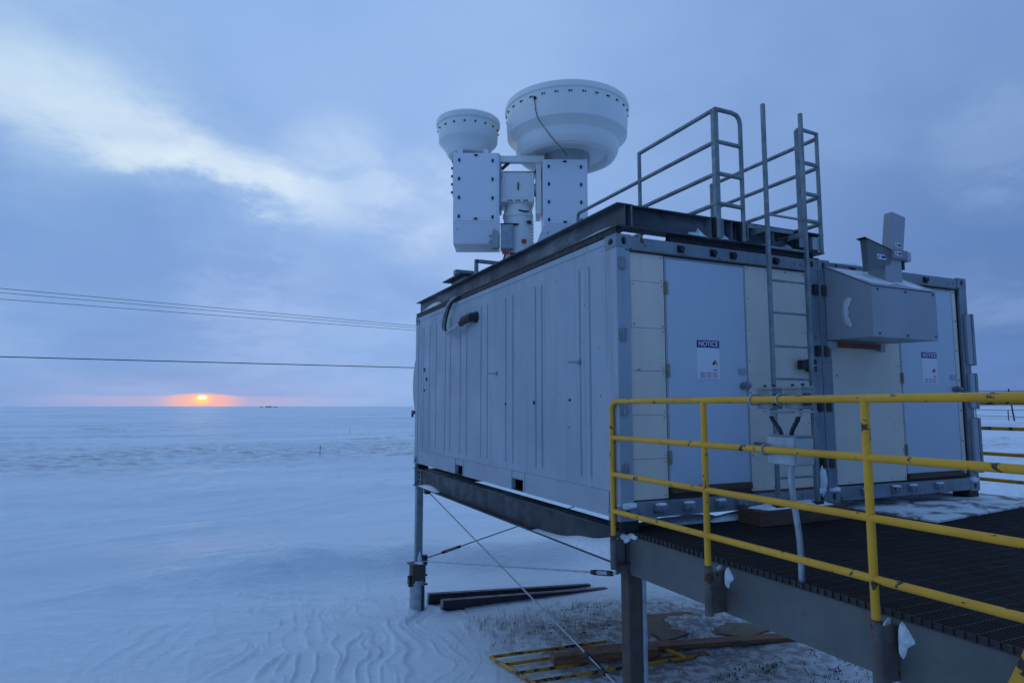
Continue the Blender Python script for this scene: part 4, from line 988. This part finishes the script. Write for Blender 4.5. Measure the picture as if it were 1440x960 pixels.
# pedestal
ped = MB().lathe([(0.001,2.72),(0.30,2.72),(0.30,2.78),(0.235,2.82),(0.225,3.0),(0.225,3.86),(0.238,3.87),(0.238,3.93),(0.222,3.94),(0.222,3.985),(0.205,4.02),(0.205,4.07),(0.001,4.07)], (0.095,0,0), 48)
po_ = rb_(ped, 'pedestal', 'radar')
rb_(MB().box(-0.20,0.33,-0.24,0.24,4.072,4.115).box(-0.155,0.345,-0.215,0.215,4.1152,4.54), 'head_box', 'radar', bevel=0.012)
rb_(MB().box(-0.105,0.295,-0.222,-0.2155,4.15,4.51), 'head_cover', 'radar', bevel=0.004)
rb_(MB().box(0.085,0.105,-0.240,-0.2225,4.26,4.38), 'head_handle', 'black', bevel=0.004)
for xx in (-0.03,0.09,0.21): rb_(MB().box(xx-0.04,xx+0.04,-0.246,-0.2405,4.085,4.100), 'slot', 'dark')
rb_(MB().box(-0.175,0.02,-0.30,-0.12,3.32,3.70), 'control_box', 'radar_grey', bevel=0.01)
rb_(MB().box(-0.155,0.0,-0.306,-0.3005,3.34,3.68), 'control_box_cover', 'galv_light', bevel=0.003)
rb_(MB().box(-0.18,0.10,-0.25,-0.22,3.705,3.73), 'cable_tray', 'dark')
rb_(MB().tube([(0.10,-0.24,3.94),(0.20,-0.235,3.92),(0.26,-0.215,3.93)],0.012,8), 'hose', 'dark')
rb_(MB().box(0.15,0.22,-0.232,-0.205,3.43,3.49), 'warning_label', 'red')
rb_(MB().box(-0.15,-0.04,-0.315,-0.29,3.24,3.30), 'warning_label', 'red')
rb_(MB().box(-0.03,0.14,-0.25,-0.22,3.245,3.275), 'cable_tray', 'dark')
rb_(MB().box(0.23,0.30,-0.215,-0.10,3.75,3.78), 'connector', 'dark')
rb_(MB().tube([(-0.10,-0.24,3.25),(-0.16,-0.22,3.10),(-0.10,-0.1,2.95),(0.0,0.0,2.9)],0.012,8), 'hose', 'dark')
for k in range(8): rb_(MB().box(0.30,0.338,-0.06,0.02,3.42+0.055*k,3.445+0.055*k), 'cooling_fin', 'radar')
# crossbar and yoke
rb_(MB().box(-0.19,0.50,-0.26,-0.16,4.695,4.795), 'crossbar', 'radar', bevel=0.006)
rb_(MB().box(-0.19,0.50,0.14,0.24,4.60,4.70), 'crossbar', 'radar', bevel=0.006)
rb_(MB().box(-0.21,-0.165,-0.25,0.25,4.00,4.80), 'yoke_arm', 'radar_grey', bevel=0.006)
rb_(MB().box(0.375,0.455,-0.20,0.25,3.90,4.78), 'yoke_arm', 'radar', bevel=0.006)
rb_(MB().bar((0.34,-0.10,4.55),(0.44,-0.12,4.74),0.03,0.02), 'strut', 'dark')
rb_(MB().bar((-0.16,-0.20,4.60),(-0.05,-0.20,4.70),0.05,0.04), 'strut', 'dark')
rb_(MB().tube([(-0.162,-0.1,4.30),(-0.20,-0.1,4.30)],0.10,18), 'bearing', 'radar_grey')
rb_(MB().tube([(0.346,-0.1,4.30),(0.374,-0.1,4.30)],0.10,18), 'bearing', 'radar_grey')
# equipment boxes
def eqbox(x0, x1, z0, z1, flare_l):
    b = rb_(MB().box(x0,x1,-0.345,0.30,z0,z1), 'equipment_box', 'panel', bevel=0.006)
    rb_(MB().box(x0+0.025,x1-0.035,-0.356,-0.3455,z0+0.035,z1-0.012), 'door_panel', 'panel', b_parent(b), 0.003)
    fl = flare_l
    lw = MB().hexa([(x0-fl,-0.26,z0-0.30),(x1,-0.26,z0-0.30),(x1,0.28,z0-0.30),(x0-fl,0.28,z0-0.30),(x0,-0.344,z0-0.002),(x1,-0.344,z0-0.002),(x1,0.30,z0-0.002),(x0,0.30,z0-0.002)])
    rb_(lw, 'lower_cover', 'panel', bevel=0.004)
    xa, xb, xm = x0+0.09, x1-0.10, (x0+x1)/2-0.005
    lat = [(xa, z0+0.10+(z1-z0-0.22)*k/3) for k in range(4)]+[(xb, z0+0.09+(z1-z0-0.22)*k/3) for k in range(4)]
    for x, z in lat: rb_(MB().prism([(x-0.016,z-0.012),(x,z-0.032),(x+0.016,z-0.012),(x+0.016,z+0.012),(x,z+0.032),(x-0.016,z+0.012)],'y',-0.372,-0.3565), 'latch', 'black')
    for z in (z0+0.065, z1-0.045): rb_(MB().prism([(xm-0.032,z),(xm-0.014,z-0.014),(xm+0.014,z-0.014),(xm+0.032,z),(xm+0.014,z+0.014),(xm-0.014,z+0.014)],'y',-0.372,-0.3565), 'latch', 'black')
    for x in (x0+0.07, x1-0.07): rb_(MB().tube([(x,-0.30,z0-0.09),(x,-0.335,z0-0.09)],0.008,8), 'screw', 'dark')
    return b
def b_parent(b): return rd
eqbox(-0.895,-0.195,3.705,4.805,0.0)
eqbox(0.470,1.150,3.655,4.705,0.12)
for xx in (-0.79,-0.40): rb_(MB().box(xx-0.035,xx+0.035,-0.33,-0.28,4.806,4.87), 'dish_lug', 'panel', bevel=0.004)
for k in range(4): rb_(MB().tube([(-0.895,-0.05,4.28+0.13*k),(-0.955,-0.05,4.28+0.13*k)],0.022,8), 'connector', 'black')
rb_(MB().box(-0.925,-0.896,-0.12,0.05,4.20,4.80), 'connector_plate', 'radar_grey', bevel=0.004)
rb_(MB().box(-0.30,-0.21,-0.32,-0.2,3.33,3.60).box(-0.35,-0.29,-0.30,-0.22,3.42,3.46).box(-0.35,-0.29,-0.30,-0.22,3.50,3.54).box(-0.22,-0.185,-0.3,-0.2,3.36,3.58), 'hinge_block', 'radar_grey', bevel=0.004)
rb_(MB().tube([(-0.28,-0.1,4.81),(-0.28,-0.1,4.86)],0.10,20), 'cap', 'radar_grey')
# dishes
bc = (0.872,0.02,0)
bigp = [(0.001,4.875),(0.34,4.875),(0.62,4.885),(0.645,4.835),(0.665,4.82),(0.70,4.82),(0.75,4.845),(0.79,4.90),(0.81,4.96),(0.815,5.06),(0.825,5.075),(0.925,5.150),(0.945,5.172),(0.948,5.20),(0.960,5.45),(0.962,5.570),(0.980,5.575),(0.982,5.635),(0.972,5.668),(0.935,5.680),(0.001,5.73)]
big = rb_(MB().lathe(bigp, bc, 112), 'large_dish', 'radar')
rb_(MB().lathe([(0.001,4.70),(0.36,4.70),(0.36,4.88),(0.001,4.88)], bc, 40), 'dish_hub', 'radar_grey')
for k in range(30):
    a = 2*PI*(k+0.3)/30; rr0 = 0.960; c = (bc[0]+rr0*math.cos(a), bc[1]+rr0*math.sin(a))
    rb_(MB().tube([(c[0],c[1],5.50),(bc[0]+(rr0+0.016)*math.cos(a),bc[1]+(rr0+0.016)*math.sin(a),5.50)],0.013,8).tube([(bc[0]+rr0*math.cos(a+0.035),bc[1]+rr0*math.sin(a+0.035),5.50),(bc[0]+(rr0+0.014)*math.cos(a+0.035),bc[1]+(rr0+0.014)*math.sin(a+0.035),5.50)],0.010,8), 'rim_bolt', 'dark')
a = R(-124); e_ = (bc[0]+0.962*math.cos(a), bc[1]+0.962*math.sin(a))
rb_(MB().tube([(e_[0],e_[1],5.46),(e_[0],e_[1]-0.035,5.46)],0.022,10), 'sensor_knob', 'black')
pts = []
for r__, z__, an in ((0.985,5.46,-124),(0.975,5.42,-123.5),(0.966,5.28,-123),(0.958,5.16,-121.5),(0.915,5.10,-120),(0.85,5.02,-117),(0.83,4.93,-113),(0.78,4.83,-108),(0.68,4.76,-102),(0.50,4.72,-95)):
    pts.append((bc[0]+r__*math.cos(R(an)), bc[1]+r__*math.sin(R(an)), z__))
rb_(MB().tube(pts,0.0055,8), 'signal_cable', 'black')
sc_ = (-0.697,0.02,0)
smp = [(0.001,4.87),(0.25,4.87),(0.28,4.885),(0.31,4.88),(0.335,4.91),(0.355,4.96),(0.41,5.04),(0.455,5.085),(0.466,5.11),(0.475,5.345),(0.503,5.36),(0.508,5.42),(0.498,5.445),(0.470,5.452),(0.001,5.49)]
rb_(MB().lathe(smp, sc_, 80), 'small_dish', 'radar')
rb_(MB().lathe([(0.001,4.80),(0.26,4.80),(0.26,4.872),(0.001,4.872)], sc_, 32), 'dish_hub', 'radar_grey')
for k in range(18):
    a = 2*PI*(k+0.35)/18; rr0 = 0.475
    rb_(MB().tube([(sc_[0]+rr0*math.cos(a),sc_[1]+rr0*math.sin(a),5.27),(sc_[0]+(rr0+0.016)*math.cos(a),sc_[1]+(rr0+0.016)*math.sin(a),5.27)],0.014,8), 'rim_bolt', 'dark')
# radar stand on the roof
stn = thing('radar_stand', 'grey steel stand plates on the roof beams at the foot of the radar', 'stand', (1.15,4.5,ZC))
MB().box(0.12,1.3,4.22,5.03,2.882,2.898).build('top_plate', 'beam', stn)
MB().box(0.24,2.1,4.30,4.95,2.708,2.881).build('body', 'galv', stn, 0.004)
MB().box(0.10,0.42,4.35,4.46,2.899,2.97).build('block', 'galv', stn, 0.004)
fr2 = MB()
MB().bar((0.07,3.45,2.70),(0.07,3.45,2.905),0.045,0.045,(0,1,0)).build('tube_post', 'galv', stn)
MB().bar((0.05,3.45,2.905),(0.95,3.45,2.905),0.045,0.045).build('tube_rail', 'galv', stn)
MB().bar((0.93,3.45,2.70),(0.93,3.45,2.88),0.045,0.045,(0,1,0)).build('tube_post', 'galv', stn)
MB().box(0.55,1.75,3.75,4.21,2.708,2.722).build('base_plate', 'beam', stn)

# ------------------------------------------------------------------ things on the snow under the structure
def gz(x, y): return float(height(np.array([x]), np.array([y]))[0])
def ground_beam(label, p0, p1, h, w, sink0, sink1):
    p0 = Vector((p0[0],p0[1],gz(*p0)+h/2-sink0)); p1 = Vector((p1[0],p1[1],gz(*p1)+h/2-sink1))
    o = thing('steel_beam', label, 'beam', tuple(p0))
    d = (p1-p0).normalized(); a = d.cross(Vector((0,0,1))).normalized()
    mb = MB()
    upv = Vector((0,0,1))
    mb.bar(p0+upv*(h/2-0.008), p1+upv*(h/2-0.008), w, 0.016); mb.bar(p0-upv*(h/2-0.008), p1-upv*(h/2-0.008), w, 0.016); mb.bar(p0, p1, 0.012, h-0.034)
    mb.build('beam_section', 'pipe_dark', o)
    MB().bar(p0-d*0.012, p0-d*0.001, w*0.96, h*0.94).build('end_plate', 'galv', o)
    return o
ground_beam('longer dark steel beam half buried in snow right behind the pile', (0.30,6.12), (3.35,6.00), 0.17, 0.10, 0.01, 0.13)
ground_beam('front dark steel beam with a bright end plate, sinking into the snow', (0.40,5.70), (3.55,5.76), 0.17, 0.11, 0.02, 0.16)

# discarded yellow railing
zr0 = gz(0.4,3.2)+0.05
yb = thing('discarded_railing', 'scrap yellow pipe railing lying on the snow below the container', 'railing', (0.4,3.0,zr0))
A0 = Vector((0.32,3.51,zr0)); dU = Vector((1.66,-0.125,0.02)).normalized(); dV = Vector((0.17,-1.0,0.0)).normalized()
MB().tube([A0, A0+dV*1.06], 0.021, 12).build('post', 'yellow_worn', yb)
for k in range(4): MB().tube([A0+dV*(0.0+0.31*k)+Vector((0,0,0.0)), A0+dV*(0.31*k)+dU*(2.3 if k else 1.7)+Vector((0,0,-0.03))], 0.020, 12).build('rail', 'yellow_worn', yb)
MB().tube([A0+dU*2.1, A0+dU*2.1+dV*1.0], 0.021, 12).build('post', 'yellow_worn', yb)

def timber(label, p0, p1, w, h, mat='wood', lift=0.0, lift1=0.0):
    p0 = Vector((p0[0],p0[1],gz(*p0)+h/2+lift)); p1 = Vector((p1[0],p1[1],gz(*p1)+h/2+lift1))
    o = MB().bar(p0, p1, w, h).build('timber', mat, None, 0.004); rebase(o, tuple(p0)); tag(o, label, 'timber', 'timbers lying under the deck'); return o
timber('thick reddish brown timber across the fallen yellow railing', (0.92,2.93), (2.35,2.70), 0.14, 0.11, 'wood', 0.06, 0.02)
timber('long brown plank reaching right under the grey deck channel', (1.35,3.03), (4.75,2.42), 0.20, 0.05, 'wood', 0.09, 0.0)
timber('short lower plank beside the rusty post', (1.9,2.62), (3.0,2.48), 0.12, 0.04, 'wood', -0.01, -0.01)
def board(label, poly, z, seed):
    t = 0.018
    o = MB().prism([(x, y) for x, y in poly], 'z', z-t, z).build('plywood_scrap', 'woodtan', None, 0.002); rebase(o, (poly[0][0],poly[0][1],z)); tag(o, label, 'board', 'plywood scraps in the snow'); return o
board('tan plywood scrap right of the rusty post, edge under a snow mound', [(2.95,4.15),(3.95,3.95),(3.75,3.25),(2.75,3.05)], gz(3.0,3.9)+0.035, 1)
board('small tan plywood scrap beyond the long brown plank', [(3.45,3.15),(4.05,3.35),(4.75,2.85),(3.95,2.70)], gz(3.9,3.0)+0.035, 2)

# dry grass, twigs
def blades(n, cx, cy, sx, sy, hmin, hmax, wd_, seed, lean=0.5, clump=7, lim=None):
    rs = random.Random(seed); mb_v = []; mb_f = []
    k = 0
    while k < n:
        x0 = rs.gauss(cx, sx); y0 = rs.gauss(cy, sy)
        for _ in range(rs.randint(2, clump)):
            x = x0+rs.gauss(0, 0.05); y = y0+rs.gauss(0, 0.04); z = gz(x, y)
            h_ = rs.uniform(hmin, hmax); a = rs.uniform(0, 2*PI); l = rs.uniform(0.1, lean)*h_
            b = len(mb_v); w = wd_*rs.uniform(0.6, 1.3); ca, sa = math.cos(a), math.sin(a); pa = rs.uniform(0, PI); wx_, wy_ = math.cos(pa)*w, math.sin(pa)*w
            mb_v += [(x-wx_, y-wy_, z-0.01), (x+wx_, y+wy_, z-0.01), (x+ca*l*0.4+wx_*0.7, y+sa*l*0.4+wy_*0.7, z+h_*0.6), (x+ca*l*0.4-wx_*0.7, y+sa*l*0.4-wy_*0.7, z+h_*0.6), (x+ca*l, y+sa*l, z+h_)]
            mb_f += [(b,b+1,b+2,b+3),(b+3,b+2,b+4)]; k += 1
    return mb_v, mb_f
def stuff(name, label, cat, parts, mat):
    mb = MB()
    for v, f in parts: mb.add(v, f)
    o = mb.build(name, mat); tag(o, label, cat, kind='stuff'); return o
stuff('dry_grass', 'sparse dry grass blades poking through the thin snow under the structure', 'grass',
      [blades(1500, 1.9, 4.15, 0.75, 0.55, 0.03, 0.10, 0.0022, 1), blades(700, 1.1, 4.6, 0.3, 0.35, 0.03, 0.09, 0.002, 2), blades(900, 3.4, 3.6, 0.9, 0.6, 0.02, 0.07, 0.0022, 3), blades(400, 2.0, 5.0, 0.8, 0.25, 0.02, 0.05, 0.002, 4)], 'grass')
stuff('frozen_twigs', 'dark frozen twigs and clods scattered on the snow below the deck', 'twigs',
      [blades(110, 4.2, 1.35, 0.35, 0.22, 0.01, 0.05, 0.009, 11, 2.6), blades(60, 5.1, 1.6, 0.4, 0.2, 0.01, 0.04, 0.009, 12, 2.6), blades(90, 2.5, 4.9, 0.35, 0.10, 0.01, 0.03, 0.010, 13, 2.5), blades(70, 2.2, 3.9, 0.5, 0.12, 0.01, 0.03, 0.010, 14, 2.5), blades(120, 3.3, 1.9, 0.5, 0.15, 0.01, 0.04, 0.008, 15, 2.2)], 'twig')

# ------------------------------------------------------------------ far things
for i, (x, y, h_, lb) in enumerate(((3.67,41.1,0.62,'thin dark stake standing in the open snow, nearer of two'),(12.05,74.7,0.55,'tiny dark stake farther out in the snow, near the container edge'))):
    z = gz(x, y); o = thing('marker_stake', lb, 'stake', (x,y,z), 'marker stakes in the snowfield')
    MB().tube([(x,y,z-0.1),(x+0.01,y,z+h_)],0.022,8).build('stake', 'dark', o)

def wire(label, pts, r, grp='overhead wires to the left'):
    A_, B_ = [Vector(p) for p in pts]; P_ = []
    for k in range(-20, 61):
        u = k/40; p = A_.lerp(B_, u); P_.append(p)
    o = MB().tube(P_, r, 6).build('overhead_wire', 'cable'); rebase(o, tuple(P_[0])); tag(o, label, 'wire', grp)
wire('topmost of the three high thin wires crossing the left sky', ((-14.87,42.98,7.95),(12.74,50.18,7.95)), 0.017)
wire('middle one of the three high thin wires crossing the left sky', ((-15.3,44.79,7.95),(13.18,51.69,7.95)), 0.016)
wire('lowest of the three high thin wires crossing the left sky', ((-16.01,47.78,7.95),(13.72,53.56,7.95)), 0.018)
wire('single thicker cable strung low above the sunset horizon', ((-14.93,44.29,3.95),(11.22,44.76,3.95)), 0.034)

hx, hyy = 170.0, 86.5; z = gz(hx, hyy)
up_ = thing('utility_pole', 'distant utility pole with a crossarm right of the farther container', 'pole', (hx,hyy,z))
MB().tube([(hx,hyy,z-0.2),(hx-0.9,hyy+0.3,z+7.6)],0.17,8).build('pole', 'dark', up_)
cA_ = Vector((math.cos(YAW),-math.sin(YAW),0))
MB().bar(Vector((hx-0.8,hyy+0.3,z+6.6))-cA_*1.6, Vector((hx-0.8,hyy+0.3,z+6.6))+cA_*1.6, 0.15, 0.16).build('crossarm', 'dark', up_)
o = MB().tube([(hx-0.8-cA_.x*45,hyy-cA_.y*45,z+7.0),(hx-0.8,hyy+0.3,z+7.1),(hx-0.8+cA_.x*200,hyy-0.3+cA_.y*200,z+7.1)],0.07,6).build('overhead_wire', 'cable'); rebase(o,(hx,hyy,z+7.1)); tag(o,'faint distant wire carried by the utility pole at the right','wire')
fx = [Vector((181.1,101.4,0)), Vector((170.5,88.0,0)), Vector((160.0,74.6,0)), Vector((191.7,114.8,0))]
ff = thing('rail_fence', 'distant dark rail fence on posts across the snow at the right edge', 'fence', (181.1,101.4,gz(181.1,101.4)))
for p in fx:
    zz = gz(p.x,p.y); MB().tube([(p.x,p.y,zz-0.2),(p.x,p.y,zz+2.6)],0.11,8).build('post', 'dark', ff)
for h_ in (0.9,2.4): MB().tube([(p.x,p.y,gz(181.1,101.4)+h_) for p in (fx[3],fx[0],fx[1],fx[2])],0.07,6).build('rail', 'dark', ff)
for i, (x, y, w_, h_, lb) in enumerate(((1.47e2,2000,16,2.2,'low dark building on the far horizon right of the sun, biggest of the cluster'),(128,2010,7,0.6,'low hut on the far horizon, left of the cluster'),(168,2030,14,0.8,'long low shed on the far horizon, right of the cluster'))):
    z = gz(x,y)
    b = thing('distant_building', lb, 'building', (x,y,z), 'huts on the far horizon')
    MB().box(x-w_/2,x+w_/2,y,y+10,z-0.5,z+h_).build('wall', 'frame', b)
    MB().prism([(y-0.5,z+h_),(y+10.5,z+h_),(y+5,z+h_+1.2)],'x',x-w_/2-0.5,x+w_/2+0.5).build('roof', 'dark', b)
